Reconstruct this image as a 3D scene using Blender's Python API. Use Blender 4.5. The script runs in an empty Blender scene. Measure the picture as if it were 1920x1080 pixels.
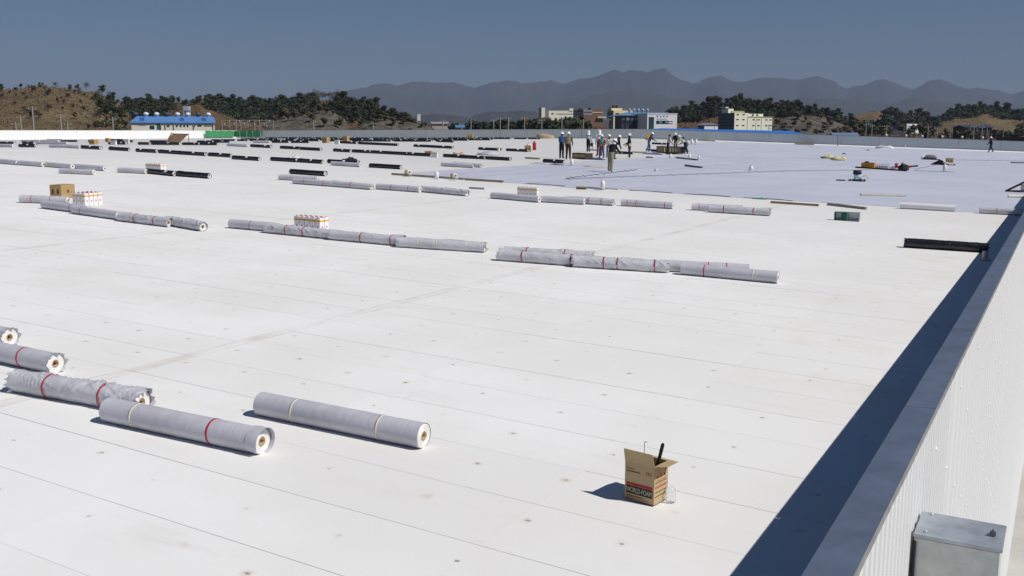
import bpy, bmesh, math, random
from mathutils import Vector, Matrix, noise
R = math.radians
random.seed(7)
sc = bpy.context.scene
COL = sc.collection

# ------------------------------------------------------------------ camera, sky, sun, exposure
CZ = 13.0                      # camera height above the ground outside
TH, PITCH, F = R(29.618), R(9.1416), 1827.0
cam = bpy.data.cameras.new('camera'); cam.sensor_width = 36.0; cam.lens = 36.0 * F / 1920.0
cam.clip_start = 0.1; cam.clip_end = 60000.0
cam_o = bpy.data.objects.new('camera', cam); COL.objects.link(cam_o)
cam_o.location = (0, 0, CZ); cam_o.rotation_euler = (R(90) - PITCH, 0, TH)
sc.camera = cam_o

SUN_EL, SUN_AZ = R(48.6), R(4.0)          # azimuth measured from +x towards +y
world = bpy.data.worlds.new('World'); sc.world = world; world.use_nodes = True
nt = world.node_tree; nt.nodes.clear()
sky = nt.nodes.new('ShaderNodeTexSky'); sky.sky_type = 'NISHITA'; sky.sun_disc = False
sky.sun_elevation = SUN_EL; sky.sun_rotation = R(90) - SUN_AZ
sky.altitude = 0; sky.air_density = 1.0; sky.dust_density = 0.05; sky.ozone_density = 10.0
bg = nt.nodes.new('ShaderNodeBackground'); bg.inputs['Strength'].default_value = 0.05
wo = nt.nodes.new('ShaderNodeOutputWorld')
nt.links.new(sky.outputs[0], bg.inputs[0]); nt.links.new(bg.outputs[0], wo.inputs[0])
sun = bpy.data.lights.new('sun', 'SUN'); sun.energy = 5.0; sun.angle = R(0.53); sun.color = (1.0, 0.96, 0.90)
sun_o = bpy.data.objects.new('sun', sun); COL.objects.link(sun_o)
sdir = Vector((math.cos(SUN_EL) * math.cos(SUN_AZ), math.cos(SUN_EL) * math.sin(SUN_AZ), math.sin(SUN_EL)))
sun_o.rotation_euler = sdir.to_track_quat('Z', 'Y').to_euler(); sun_o.location = (20, 0, 60)
vs = sc.view_settings; vs.view_transform = 'Standard'; vs.look = 'None'; vs.gamma = 1.0
vs.use_curve_mapping = False; vs.exposure = -0.27
sc.cycles.max_bounces = 6; sc.cycles.diffuse_bounces = 3; sc.cycles.glossy_bounces = 3
sc.cycles.transmission_bounces = 5; sc.cycles.transparent_max_bounces = 8; sc.cycles.volume_bounces = 0
sc.cycles.use_denoising = True

# ------------------------------------------------------------------ pixels to places
def ray(u, v):
    a, b = (u - 960) / F, (v - 540) / F
    up = -b * math.cos(PITCH) - math.sin(PITCH); fw = math.cos(PITCH) - b * math.sin(PITCH)
    return Vector((a * math.cos(TH) - fw * math.sin(TH), a * math.sin(TH) + fw * math.cos(TH), up))
def at(u, v, D):
    r = ray(u, v); fw = -r.x * math.sin(TH) + r.y * math.cos(TH)
    p = r * (D / fw); p.z += CZ
    return p
XB, HB, XL, HL = -58.5, 1.1, -143.0, 1.3   # roof: rises 3 % from the right gutter, then nearly level to the left wall
YF = 142.0
SL = 0.0305; SL2 = (HL - HB) / (XB - XL)
def roofz(x):
    return CZ - 3.0 + SL * (3.6 - x) if x > XB - 0.07 else CZ - HB + SL2 * (x - XB)
def hit(u, v):
    r = ray(u, v)
    k = (-3.0 + SL * 3.6) / (r.z + SL * r.x)
    if k < 0 or r.x * k < XB:
        k = (-HB - SL2 * XB) / (r.z - SL2 * r.x)
        if k < 0 or r.x * k < -141 or r.y * k > 140:
            k = min(-141 / r.x if r.x < 0 else 1e9, 140 / r.y)
    x, y = r.x * k, r.y * k
    return Vector((x, y, roofz(x)))
def row(u, y):                              # the spot on the roof in column u of the row of rolls at distance y
    r = ray(u, 300); x = y * r.x / r.y
    return Vector((x, y, roofz(x)))
def tilt(x): return math.atan(SL) if x > XB else -math.atan(SL2)

# ------------------------------------------------------------------ materials
MATS = {}
def mat(name, col, rough=0.7, var=0.12, scale=8.0, metal=0.0, bump=0.0, spec=0.4, var2=None, coat=0.0, alpha=None, trans=0.0):
    if name in MATS: return MATS[name]
    m = bpy.data.materials.new(name); m.use_nodes = True
    t = m.node_tree; p = t.nodes['Principled BSDF']
    p.inputs['Roughness'].default_value = rough; p.inputs['Metallic'].default_value = metal
    p.inputs['Specular IOR Level'].default_value = spec
    if trans: p.inputs['Transmission Weight'].default_value = trans
    tc = t.nodes.new('ShaderNodeTexCoord'); n = t.nodes.new('ShaderNodeTexNoise')
    n.inputs['Scale'].default_value = scale; n.inputs['Detail'].default_value = 6; n.inputs['Roughness'].default_value = 0.65
    t.links.new(tc.outputs['Object'], n.inputs['Vector'])
    cr = t.nodes.new('ShaderNodeValToRGB')
    lo = [max(0, c * (1 - var)) for c in col]; hi = [min(1, c * (1 + var)) for c in (var2 or col)]
    cr.color_ramp.elements[0].position = 0.32; cr.color_ramp.elements[0].color = (*lo, 1)
    cr.color_ramp.elements[1].position = 0.68; cr.color_ramp.elements[1].color = (*hi, 1)
    t.links.new(n.outputs['Fac'], cr.inputs[0]); t.links.new(cr.outputs[0], p.inputs['Base Color'])
    if bump:
        b = t.nodes.new('ShaderNodeBump'); b.inputs['Strength'].default_value = bump; b.inputs['Distance'].default_value = 0.02
        n2 = t.nodes.new('ShaderNodeTexNoise'); n2.inputs['Scale'].default_value = scale * 2.5; n2.inputs['Detail'].default_value = 5
        t.links.new(tc.outputs['Object'], n2.inputs['Vector'])
        t.links.new(n2.outputs['Fac'], b.inputs['Height']); t.links.new(b.outputs[0], p.inputs['Normal'])
    MATS[name] = m
    return m

class NB:                                  # a little node-graph helper
    def __init__(s, name, rough=0.8, spec=0.3):
        s.m = bpy.data.materials.new(name); s.m.use_nodes = True; s.t = s.m.node_tree
        s.p = s.t.nodes['Principled BSDF']; s.p.inputs['Roughness'].default_value = rough
        s.p.inputs['Specular IOR Level'].default_value = spec
    def put(s, sock, v):
        if hasattr(v, 'is_linked') or hasattr(v, 'node'): s.t.links.new(v, sock)
        else: sock.default_value = v
    def math(s, op, a, b=0.0, clamp=False):
        n = s.t.nodes.new('ShaderNodeMath'); n.operation = op; n.use_clamp = clamp
        s.put(n.inputs[0], a); s.put(n.inputs[1], b); return n.outputs[0]
    def pos(s):
        g = s.t.nodes.new('ShaderNodeNewGeometry'); x = s.t.nodes.new('ShaderNodeSeparateXYZ')
        s.t.links.new(g.outputs['Position'], x.inputs[0]); s.P = g.outputs['Position']; s.N = g.outputs['Normal']; return x.outputs
    def noise(s, scale, detail=5, rough=0.6, vec=None):
        n = s.t.nodes.new('ShaderNodeTexNoise'); n.inputs['Scale'].default_value = scale
        n.inputs['Detail'].default_value = detail; n.inputs['Roughness'].default_value = rough
        s.t.links.new(vec if vec is not None else s.P, n.inputs['Vector']); return n.outputs['Fac']
    def scaled(s, sx, sy, sz):
        n = s.t.nodes.new('ShaderNodeMapping'); n.inputs['Scale'].default_value = (sx, sy, sz)
        s.t.links.new(s.P, n.inputs['Vector']); return n.outputs[0]
    def rng(s, v, a, b, c=0.0, d=1.0):
        n = s.t.nodes.new('ShaderNodeMapRange'); n.interpolation_type = 'SMOOTHSTEP'
        s.put(n.inputs['Value'], v)
        for k, q in zip(('From Min', 'From Max', 'To Min', 'To Max'), (a, b, c, d)): n.inputs[k].default_value = q
        return n.outputs[0]
    def mix(s, f, a, b):
        n = s.t.nodes.new('ShaderNodeMix'); n.data_type = 'RGBA'
        s.put(n.inputs[0], f)
        for sock, q in ((n.inputs[6], a), (n.inputs[7], b)):
            if isinstance(q, tuple): sock.default_value = (*q, 1)
            else: s.t.links.new(q, sock)
        return n.outputs[2]
    def bump(s, h, strength=0.3, dist=0.02):
        b = s.t.nodes.new('ShaderNodeBump'); b.inputs['Strength'].default_value = strength; b.inputs['Distance'].default_value = dist
        s.t.links.new(h, b.inputs['Height']); s.t.links.new(b.outputs[0], s.p.inputs['Normal'])
    def out(s, c): s.t.links.new(c, s.p.inputs['Base Color']); return s.m

def roof_material(name, seams):
    q = NB(name, 0.85, 0.25); x, y, z = q.pos()
    base = q.mix(q.rng(q.noise(0.35, 6), 0.3, 0.7), (0.775, 0.765, 0.745), (0.85, 0.85, 0.845))
    base = q.mix(q.math('MULTIPLY', q.rng(q.noise(9.0, 6, 0.75), 0.55, 0.85), 0.10), base, (0.62, 0.58, 0.50))
    base = q.mix(q.math('MULTIPLY', q.rng(q.math('ADD', y, q.math('MULTIPLY', q.noise(.05, 3), 20.0)), 24.0, 75.0), 0.85), base, (0.57, 0.57, 0.57))  # deck's fall in brightness with distance is painted into its colour
    oi = q.t.nodes.new('ShaderNodeObjectInfo')
    base = q.mix(q.rng(oi.outputs['Random'], 0.0, 1.0, 0.0, 0.11), base, (0.62, 0.60, 0.57))
    # scuffs and foot traffic, long thin marks at odd angles
    mpz = q.t.nodes.new('ShaderNodeMapping'); mpz.inputs['Rotation'].default_value = (0, 0, 0.7); mpz.inputs['Scale'].default_value = (7.0, 0.7, 1); q.t.links.new(q.P, mpz.inputs['Vector'])
    sc_ = q.math('MULTIPLY', q.rng(q.noise(1.0, 7, 0.75, mpz.outputs[0]), 0.60, 0.78), q.rng(q.noise(0.22, 4), 0.45, 0.65))
    base = q.mix(q.math('MULTIPLY', sc_, 0.35), base, (0.93, 0.93, 0.93))
    sp = q.math('MULTIPLY', q.rng(q.noise(20.0, 4, 0.8), 0.63, 0.78), q.rng(q.noise(0.8, 4), 0.42, 0.68))
    base = q.mix(q.math('MULTIPLY', sp, 0.45), base, (0.42, 0.35, 0.26))
    # faint dirty smears that follow the boards
    sm = q.rng(q.noise(1.0, 6, 0.7, q.scaled(0.5, 2.2, 1)), 0.56, 0.82)
    base = q.mix(q.math('MULTIPLY', sm, 0.30), base, (0.55, 0.50, 0.42))
    pd = q.math('MULTIPLY', q.math('MULTIPLY', q.rng(x, -5.5, -1.9), q.rng(y, 7.0, 13.0)), q.rng(q.noise(0.7, 6, 0.7), 0.46, 0.72))
    base = q.mix(q.math('MULTIPLY', pd, 0.40), base, (0.60, 0.54, 0.40))
    # fasteners with rusty stains, about one every 0.88 x 0.845 m, jittered
    v = q.t.nodes.new('ShaderNodeTexVoronoi'); v.voronoi_dimensions = '2D'; v.inputs['Scale'].default_value = 1.0; v.inputs['Randomness'].default_value = 0.3
    mp = q.t.nodes.new('ShaderNodeMapping'); mp.inputs['Scale'].default_value = (1 / 0.88, 1 / 0.845, 1); mp.inputs['Location'].default_value = (6.1 / 0.88, -4.08 / 0.845, 0)
    q.t.links.new(q.P, mp.inputs['Vector'])
    wv = q.t.nodes.new('ShaderNodeVectorMath'); wv.operation = 'ADD'; q.t.links.new(mp.outputs[0], wv.inputs[0]); wv.inputs[1].default_value = (0.0, 0.0, 0)
    q.t.links.new(wv.outputs[0], v.inputs['Vector'])
    d = v.outputs['Distance']; n1 = q.noise(3.0, 3)
    dw = q.math('ADD', d, q.math('MULTIPLY', q.math('SUBTRACT', q.noise(40, 2), 0.5), 0.03))
    stain = q.math('MULTIPLY', q.rng(dw, 0.085, 0.012), q.rng(n1, 0.42, 0.70, 0.0, 0.42))
    base = q.mix(stain, base, (0.50, 0.36, 0.20))
    core = q.math('MULTIPLY', q.rng(dw, 0.027, 0.014), q.rng(q.noise(1.7, 2), 0.36, 0.62, 0.04, 0.66))
    base = q.mix(core, base, (0.13, 0.09, 0.06))
    # long dirty joints running away from the viewer
    for x0, st in ((-8.85, 0.45), (-18.2, 0.36), (-28.6, 0.32), (-37.5, 0.3), (-47.0, 0.3)):
        wob = q.math('ADD', x, q.math('MULTIPLY', q.math('SUBTRACT', q.noise(0.8, 3), 0.5), 0.12))
        dx = q.math('ABSOLUTE', q.math('SUBTRACT', wob, x0))
        m = q.math('MULTIPLY', q.rng(dx, 0.15, 0.0), q.rng(q.noise(1.3, 5), 0.42, 0.68, 0.08, 1.0))
        base = q.mix(q.math('MULTIPLY', m, st), base, (0.50, 0.42, 0.30))
        d2 = q.math('ABSOLUTE', q.math('SUBTRACT', dx, 0.085))
        m = q.math('MULTIPLY', q.rng(d2, 0.016, 0.004), q.rng(q.noise(0.9, 4), 0.38, 0.6, 0.15, 1.0))
        base = q.mix(q.math('MULTIPLY', m, st), base, (0.36, 0.29, 0.20))
    if seams:
        fy = q.math('FRACT', q.math('DIVIDE', q.math('SUBTRACT', y, 3.65), 0.845))
        e = q.math('MINIMUM', fy, q.math('SUBTRACT', 1.0, fy))
        m = q.math('MULTIPLY', q.rng(e, 0.030, 0.010), q.rng(q.noise(0.35, 3), 0.4, 0.62, 0.0, 0.30))
        base = q.mix(m, base, (0.40, 0.36, 0.30))
    q.bump(q.noise(60, 4), 0.25, 0.004)
    return q.out(base)
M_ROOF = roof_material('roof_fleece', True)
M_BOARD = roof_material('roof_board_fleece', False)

def grass_material(name, a, b, c, sc_=0.12):
    q = NB(name, 0.95, 0.1); q.pos()
    base = q.mix(q.rng(q.noise(sc_, 7, 0.7), 0.35, 0.62), a, b)
    base = q.mix(q.rng(q.noise(sc_ * 5, 6, 0.7), 0.5, 0.66, 0, 0.8), base, c)
    q.bump(q.noise(sc_ * 10, 5, 0.7), 0.8, 0.6)
    return q.out(base)

# ------------------------------------------------------------------ mesh building
class MB:
    def __init__(s): s.v = []; s.f = []; s.mi = []; s.sm = []
    def add(s, vs_, fs, mi=0, smooth=False, M=None):
        o = len(s.v)
        s.v += [tuple(M @ Vector(p)) if M else tuple(p) for p in vs_]
        for f in fs: s.f.append([i + o for i in f]); s.mi.append(mi); s.sm.append(smooth)
        return s
    def box(s, c, d, mi=0, M=None, bev=0.0):
        x, y, z = c; a, b, h = d[0] / 2, d[1] / 2, d[2] / 2
        if bev <= 0:
            vs_ = [(x + i * a, y + j * b, z + k * h) for k in (-1, 1) for j in (-1, 1) for i in (-1, 1)]
            return s.add(vs_, [(0, 2, 3, 1), (4, 5, 7, 6), (0, 1, 5, 4), (2, 6, 7, 3), (0, 4, 6, 2), (1, 3, 7, 5)], mi, False, M)
        bm = bmesh.new(); bmesh.ops.create_cube(bm, size=1.0)
        for w in bm.verts: w.co = Vector((w.co.x * d[0], w.co.y * d[1], w.co.z * d[2])) + Vector(c)
        bmesh.ops.bevel(bm, geom=bm.edges[:], offset=bev, segments=2, affect='EDGES')
        bm.verts.index_update(); vs_ = [w.co.copy() for w in bm.verts]; fs = [[w.index for w in f.verts] for f in bm.faces]; bm.free()
        return s.add(vs_, fs, mi, False, M)
    def tube(s, pts, r, n=8, mi=0, cap=True, smooth=True, M=None):
        pts = [Vector(p) for p in pts]; rr = r if isinstance(r, (list, tuple)) else [r] * len(pts)
        vs_, fs = [], []; up = None
        for i, p in enumerate(pts):
            t = (pts[min(i + 1, len(pts) - 1)] - pts[max(i - 1, 0)]).normalized()
            if up is None: up = Vector((0, 0, 1)) if abs(t.z) < 0.9 else Vector((1, 0, 0))
            a = t.cross(up).normalized(); b = a.cross(t).normalized(); up = b
            for k in range(n):
                w = 2 * math.pi * k / n; vs_.append(p + (a * math.cos(w) + b * math.sin(w)) * rr[i])
        for i in range(len(pts) - 1):
            for k in range(n): fs.append((i * n + k, i * n + (k + 1) % n, (i + 1) * n + (k + 1) % n, (i + 1) * n + k))
        s.add(vs_, fs, mi, smooth, M)
        if cap:
            s.add(vs_[:n], [tuple(range(n))], mi, False, M); s.add(vs_[-n:], [tuple(range(n - 1, -1, -1))], mi, False, M)
        return s
    def lathe(s, prof, n=16, mi=0, M=None, smooth=True):      # prof: (r, z)
        vs_ = [(r * math.cos(2 * math.pi * k / n), r * math.sin(2 * math.pi * k / n), z) for r, z in prof for k in range(n)]
        fs = [(i * n + k, i * n + (k + 1) % n, (i + 1) * n + (k + 1) % n, (i + 1) * n + k) for i in range(len(prof) - 1) for k in range(n)]
        return s.add(vs_, fs, mi, smooth, M)
    def prism(s, poly, z0, z1, mi=0, M=None):
        n = len(poly); vs_ = [(x, y, z0) for x, y in poly] + [(x, y, z1) for x, y in poly]
        return s.add(vs_, [tuple(range(n - 1, -1, -1)), tuple(range(n, 2 * n))] + [(i, (i + 1) % n, n + (i + 1) % n, n + i) for i in range(n)], mi, False, M)
    def mesh(s, name, mats):
        me = bpy.data.meshes.new(name); me.from_pydata(s.v, [], s.f)
        for m in (mats if isinstance(mats, (list, tuple)) else [mats]): me.materials.append(m)
        for p, i, w in zip(me.polygons, s.mi, s.sm): p.material_index = i; p.use_smooth = w
        me.update(); return me
    def build(s, name, mats, parent=None, loc=None, rot=None): return link(name, s.mesh(name, mats), parent, loc, rot)
def link(name, data, parent=None, loc=None, rot=None, scale=None):
    o = bpy.data.objects.new(name, data); COL.objects.link(o); o.parent = parent
    if loc is not None: o.location = loc
    if rot is not None: o.rotation_euler = rot
    if scale is not None: o.scale = scale
    return o
def tag(o, label=None, cat=None, group=None, kind=None):
    if label: o['label'] = label
    if cat: o['category'] = cat
    if group: o['group'] = group
    if kind: o['kind'] = kind
    return o
def thing(name, label, cat, loc=(0, 0, 0), rz=0.0, group=None, rot=None, scale=None):
    return tag(link(name, None, None, loc, rot or (0, 0, rz), scale), label, cat, group)
def copy_tree(o, parent=None):
    c = o.copy(); COL.objects.link(c); c.parent = parent
    for ch in o.children: copy_tree(ch, c)
    return c

# ------------------------------------------------------------------ the roof
def sheet(name, x0, x1, y0, y1, dz, m, parent=None, nx=1):
    mb = MB(); xs = [x0 + (x1 - x0) * i / nx for i in range(nx + 1)]
    if x0 < XB < x1: xs = sorted(xs + [XB])
    vs_ = [(x, y, roofz(x) + dz) for x in xs for y in (y0, y1)]
    mb.add(vs_, [(2 * i, 2 * i + 2, 2 * i + 3, 2 * i + 1) for i in range(len(xs) - 1)])
    return mb.build(name, m, parent)
BT = 0.006
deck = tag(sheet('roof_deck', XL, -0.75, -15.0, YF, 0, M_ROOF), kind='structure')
bl, bw = 2.79, 0.845
bme = {}
n_b = 0
for j in range(24):
    y0 = 1.96 + j * bw
    for i in range(9):
        x1 = -3.3 - (i - 1) * bl; x0 = x1 - bl
        if i == 0: x1 = -0.80
        x1 = min(x1, -0.80)
        xm = (x0 + x1) / 2
        if x1 < -1.62 * (y0 + bw) or y0 + bw < 2.9 or (x1 > -0.9 and y0 < 3.5 and False): continue
        if y0 < 3.6 and x1 < -9: continue
        g = 0.0022
        key = round(x1 - x0, 3)
        if key not in bme:
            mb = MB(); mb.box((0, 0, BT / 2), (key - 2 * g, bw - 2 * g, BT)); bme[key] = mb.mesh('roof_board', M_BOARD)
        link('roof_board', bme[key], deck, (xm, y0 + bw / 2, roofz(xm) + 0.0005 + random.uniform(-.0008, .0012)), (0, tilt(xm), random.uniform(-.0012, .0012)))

# new membrane, laid in strips that run away from the viewer
q = NB('new_membrane', 0.45, 0.4); q.pos()
base = q.mix(q.rng(q.noise(0.25, 4), 0.35, 0.65), (0.55, 0.57, 0.67), (0.61, 0.625, 0.71))
q.bump(q.noise(0.9, 3, 0.5, q.scaled(1, .25, 1)), 0.12, 0.05)
M_MEMB = q.out(base)
M_LAP = mat('membrane_lap', (0.20, 0.21, 0.32), 0.6, 0.1)
memb = tag(link('new_roof_membrane', None), kind='structure')
MT = 0.006
def strip(x0, x1, y0, y1):
    o = sheet('membrane_strip', x0, x1, y0, y1, MT + random.uniform(0, .0015), M_MEMB, memb)
    lap = MB(); lap.add([(x0 - .02, y0, roofz(x0) + MT + .003), (x0 + .015, y0, roofz(x0) + MT + .003), (x0 + .015, y1, roofz(x0) + MT + .003), (x0 - .02, y1, roofz(x0) + MT + .003)], [(0, 1, 2, 3)])
    if y0 < 80 and x0 < -19: lap.build('lap_seam', M_LAP, o)
sw = 1.94
for i in range(14):
    x0 = -28.3 + i * sw; x1 = min(x0 + sw, -0.85)
    yend = 76 + i * 2.5 if i < 5 else YF - 0.4
    strip(x0, x1, 37.6 + random.uniform(-.25, .25) - (0.5 if i in (4, 5) else 0) + (1.4 if i == 0 else 0), yend)
for i in range(8): strip(-28.3 - (i + 1) * sw, -28.3 - i * sw, 84 + i * 4.0, YF - 0.4)
for i in range(5): strip(-28.3 + i * sw, -28.3 + (i + 1) * sw, 76.3 + i * 2.5, YF - 0.4)
# gap shadow along the membrane's front edge, painted as thin black wavy tubes
mb = MB()
for i in range(5):
    xa = -20.5 + i * 2.4; pts = [(xa + 1.9 * k / 8, 37.32 + .04 * math.sin(k * .8 + i), roofz(xa + 1.9 * k / 8) + .015 + .02 * math.sin(math.pi * k / 8)) for k in range(9)]
    mb.tube(pts, 0.013, 6)
tag(mb.build('edge_gap_shadow', mat('gap_shadow_black', (0.02, 0.02, 0.025), 0.6)), 'thin black line painting the gap shadow along the front of the new membrane', 'painted shadow')

# ------------------------------------------------------------------ right parapet, coping and the outside wall
ZG = roofz(-0.8); ZP = ZG + 1.0
M_COP = mat('coping_metal', (0.105, 0.135, 0.195), 0.5, 0.16, 3.0, 0.0, 0.1, 0.4)
M_COPE = mat('coping_edge', (0.24, 0.24, 0.23), 0.55, 0.2, 6.0)
M_WHITE = mat('white_cladding', (0.84, 0.845, 0.85), 0.36, 0.02, 0.6, 0.0, 0.0, 0.5)
fac = tag(thing('factory_wall', 'white ribbed metal outer wall under the dark blue-grey coping', 'wall', (0, 0, 0)))
par = MB().box((-0.77, (YF - 15) / 2, (ZG - 0.5 + ZP - 0.03) / 2), (0.13, YF + 15, ZP - 0.03 - ZG + 0.5)).build('parapet_core', M_COP, fac)
for k in range(-5, 47):
    y0 = 1.0 + 3.0 * k; y1 = y0 + 3.0 - 0.006
    mb = MB(); d = random.uniform(-.001, .001)
    mb.add([(-0.860, y0, ZP - .008 + d), (-0.660, y0, ZP + .006 + d), (-0.660, y1, ZP + .006 + d), (-0.860, y1, ZP - .008 + d),
            (-0.860, y0, ZP - .09), (-0.660, y0, ZP - .03), (-0.660, y1, ZP - .03), (-0.860, y1, ZP - .09)],
           [(0, 1, 2, 3), (0, 3, 7, 4), (0, 4, 5, 1), (3, 2, 6, 7)], 0)
    mb.add([(-0.660, y0, ZP + .006 + d), (-0.652, y0, ZP - .022), (-0.652, y1, ZP - .022), (-0.660, y1, ZP + .006 + d)], [(0, 1, 2, 3)], 1)
    mb.build('coping', [M_COP, M_COPE], fac)
# ribbed sheets
def rib_sheet(y0, w, proud, pitch, z0, z1):
    mb = MB(); prof = []; n = int(round(w / pitch)); x = -0.695 + proud; dr = .010 if pitch < .2 else .020
    for i in range(n):
        a = y0 + i * pitch
        prof += [(x, a), (x, a + pitch * .55), (x + dr, a + pitch * .60), (x + dr, a + pitch * .86), (x, a + pitch * .91)]
    prof.append((x, y0 + w))
    vs_ = [(px, py, z) for z in (z0, z1) for px, py in prof]; m = len(prof)
    mb.add(vs_, [(i, i + 1, m + i + 1, m + i) for i in range(m - 1)])
    return mb
y = -14.2; k = 0
while y < YF:
    w = 0.9 if y < 6 else (1.8 if y < 40 else 7.2)
    rib_sheet(y, w, 0.010 if y < 7.0 else 0.0, 0.15 if y < 7.0 else 0.45, 0.0, ZP - 0.028).build('cladding_sheet', M_WHITE, fac)
    y += w
mb = MB()
for j in range(34):
    for i in range(9):
        yy = 7.3 + j * 0.9 + random.uniform(-.03, .03); zz = ZP - 0.35 - i * 0.85 + random.uniform(-.04, .04) - (j % 2) * .4
        mb.lathe([(0.0, .012), (.009, .010), (.015, .004), (.018, 0)], 8, 0, Matrix.Translation((-0.672, yy, zz)) @ Matrix.Rotation(R(90), 4, 'Y'))
o = mb.build('cladding_screw', mat('bright_screw', (0.95, 0.95, 0.95), 0.2, 0.0, spec=.9), fac); o['kind'] = 'stuff'
# galvanised box fixed to the wall
M_GALV = mat('galvanised', (0.42, 0.46, 0.50), 0.38, 0.22, 5.0, 0.45, 0.05, 0.5)
M_GALVF = mat('galvanised_dull', (0.62, 0.64, 0.61), 0.55, 0.14, 7.0, 0.0, 0.08, 0.4)
hb = thing('metal_box', 'galvanised metal box with bolted lid fixed to the white ribbed wall', 'metal box', (0, 0, 0))
zt = CZ - 2.46
MB().box((-0.42, 6.40, zt - 1.02), (0.475, 0.40, 2.0), bev=.006).build('box_body', M_GALVF, hb)
MB().box((-0.416, 6.40, zt - .008), (0.496, 0.425, 0.022), bev=.004).build('lid', M_GALV, hb)
MB().box((-0.652, 6.192, zt - 1.02), (0.012, 0.012, 1.95)).build('corner_seam', mat('dark_gap', (0.03, 0.03, 0.035), 0.7), hb)
for bx, by in ((-.60, 6.57), (-.60, 6.25)):
    MB().lathe([(0, .014), (.010, .012), (.013, 0)], 8, 0, Matrix.Translation((bx, by, zt + .003))).build('bolt', M_GALV, hb)
la = MB().box((-.235, 6.40, zt + .014), (.035, .05, .020), bev=.004).box((-.235, 6.385, zt + .030), (.012, .016, .03)).build('latch', mat('latch_steel', (0.2, 0.2, 0.21), 0.35, 0.1, metal=0.8), hb)
# ------------------------------------------------------------------ far parapet (shaded) and left parapet (sunlit)
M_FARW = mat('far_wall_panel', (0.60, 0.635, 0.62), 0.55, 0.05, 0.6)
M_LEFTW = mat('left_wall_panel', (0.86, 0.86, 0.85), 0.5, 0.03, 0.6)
M_CAP = mat('cap_flashing', (0.22, 0.25, 0.27), 0.5, 0.1)
WH = 1.42
fw_ = thing('far_parapet', 'long grey panelled parapet wall across the far end of the roof', 'parapet', (0, YF, 0))
x = XL
while x < -0.9:
    x1 = min(x + 5.0, -0.85)
    a, b = roofz(x), roofz(x1); g = .012
    mb = MB(); vs_ = [(x + g, -.0, a - .3), (x1 - g, -.0, b - .3), (x1 - g, -.0, b + WH), (x + g, 0, a + WH), (x + g, .25, a - .3), (x1 - g, .25, b - .3), (x1 - g, .25, b + WH), (x + g, .25, a + WH)]
    mb.add(vs_, [(0, 1, 2, 3), (4, 7, 6, 5), (3, 2, 6, 7), (0, 3, 7, 4), (1, 5, 6, 2)])
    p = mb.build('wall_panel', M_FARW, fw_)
    mb = MB(); mb.add([(x, -.03, a + WH + .002), (x1, -.03, b + WH + .002), (x1, .28, b + WH + .002), (x, .28, a + WH + .002), (x, -.03, a + WH + .05), (x1, -.03, b + WH + .05), (x1, .28, b + WH + .05), (x, .28, a + WH + .05)],
                      [(0, 1, 5, 4), (4, 5, 6, 7), (0, 4, 7, 3), (1, 2, 6, 5)])
    mb.build('cap_flashing', M_CAP, p)
    x = x1
mb = MB(); mb.add([(-46, -.03, roofz(-46) + .01), (-.9, -.03, roofz(-.9) + .01), (-.9, -.03, roofz(-.9) + .20), (-46, -.03, roofz(-46) + .20), (-46, -.35, roofz(-46) + .012), (-.9, -.35, roofz(-.9) + .012)], [(4, 5, 2, 3)])
mb.build('base_upstand', mat('upstand_white', (0.85, 0.85, 0.86), 0.5, 0.03), fw_)
lw = thing('side_parapet', 'bright white sunlit parapet wall along the far side of the roof', 'parapet', (XL, 0, roofz(XL)))
y = 40.0
while y < YF - .1:
    y1 = min(y + 6.0, YF)
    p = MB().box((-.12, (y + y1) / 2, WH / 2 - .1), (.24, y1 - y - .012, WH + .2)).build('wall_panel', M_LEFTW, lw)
    MB().box((-.12, (y + y1) / 2, WH + .024), (.30, y1 - y, .04)).build('cap_flashing', mat('cap_white', (0.7, 0.7, 0.7), 0.5, 0.05), p)
    y = y1
# thin pipes standing against the far wall
for u, y_ in ((1090, 141.4), (938, 140.5), (1569, 141.0), (1696, 141.2)):
    p = row(u, y_); h = 1.55 if u < 1690 else .45
    po = thing('vent_pipe', {1090: 'thin grey pipe standing against the far parapet behind the workers', 938: 'thin dark pipe standing behind the far row of black rolls', 1569: 'slim purple-grey pipe standing against the far parapet by the stacked planks', 1696: 'short white pipe stub at the foot of the far parapet'}[u], 'pipe', p)
    m = mat('pipe_dark', (0.16, 0.15, 0.17), 0.5, 0.1) if u < 1690 else mat('pipe_white', (0.8, 0.8, 0.8), 0.5, 0.05)
    MB().tube([(0, 0, 0), (0, 0, h)], .05, 10).build('pipe', m, po); MB().lathe([(.14, .004), (.13, .03), (.06, .05)], 12).build('flange', m, po)

# ------------------------------------------------------------------ membrane rolls
RL, RR = 1.83, 0.113
def film(name, col, rough, bump, var=0.08):
    q = NB(name, rough, 0.5); tc = q.t.nodes.new('ShaderNodeTexCoord'); q.P = tc.outputs['Object']
    n = q.noise(3.0, 4, 0.6); c0 = tuple(c * (1 - var) for c in col); c1 = tuple(min(1, c * (1 + var)) for c in col)
    mp = q.t.nodes.new('ShaderNodeMapping'); mp.inputs['Scale'].default_value = (10, 3, 3); mp.inputs['Rotation'].default_value = (0.5, 0.2, 0.9)
    q.t.links.new(tc.outputs['Object'], mp.inputs['Vector'])
    w = q.noise(1.6, 5, 0.55, mp.outputs[0]); q.bump(w, bump, 0.03)
    return q.out(q.mix(q.rng(n, .35, .65), c0, c1))
M_FILM = film('grey_film', (0.53, 0.525, 0.575), 0.36, 0.22)
M_FILMW = film('grey_film_creased', (0.56, 0.56, 0.60), 0.26, 0.35)
M_BLACK = film('black_film', (0.012, 0.012, 0.018), 0.28, 0.5)
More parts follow.
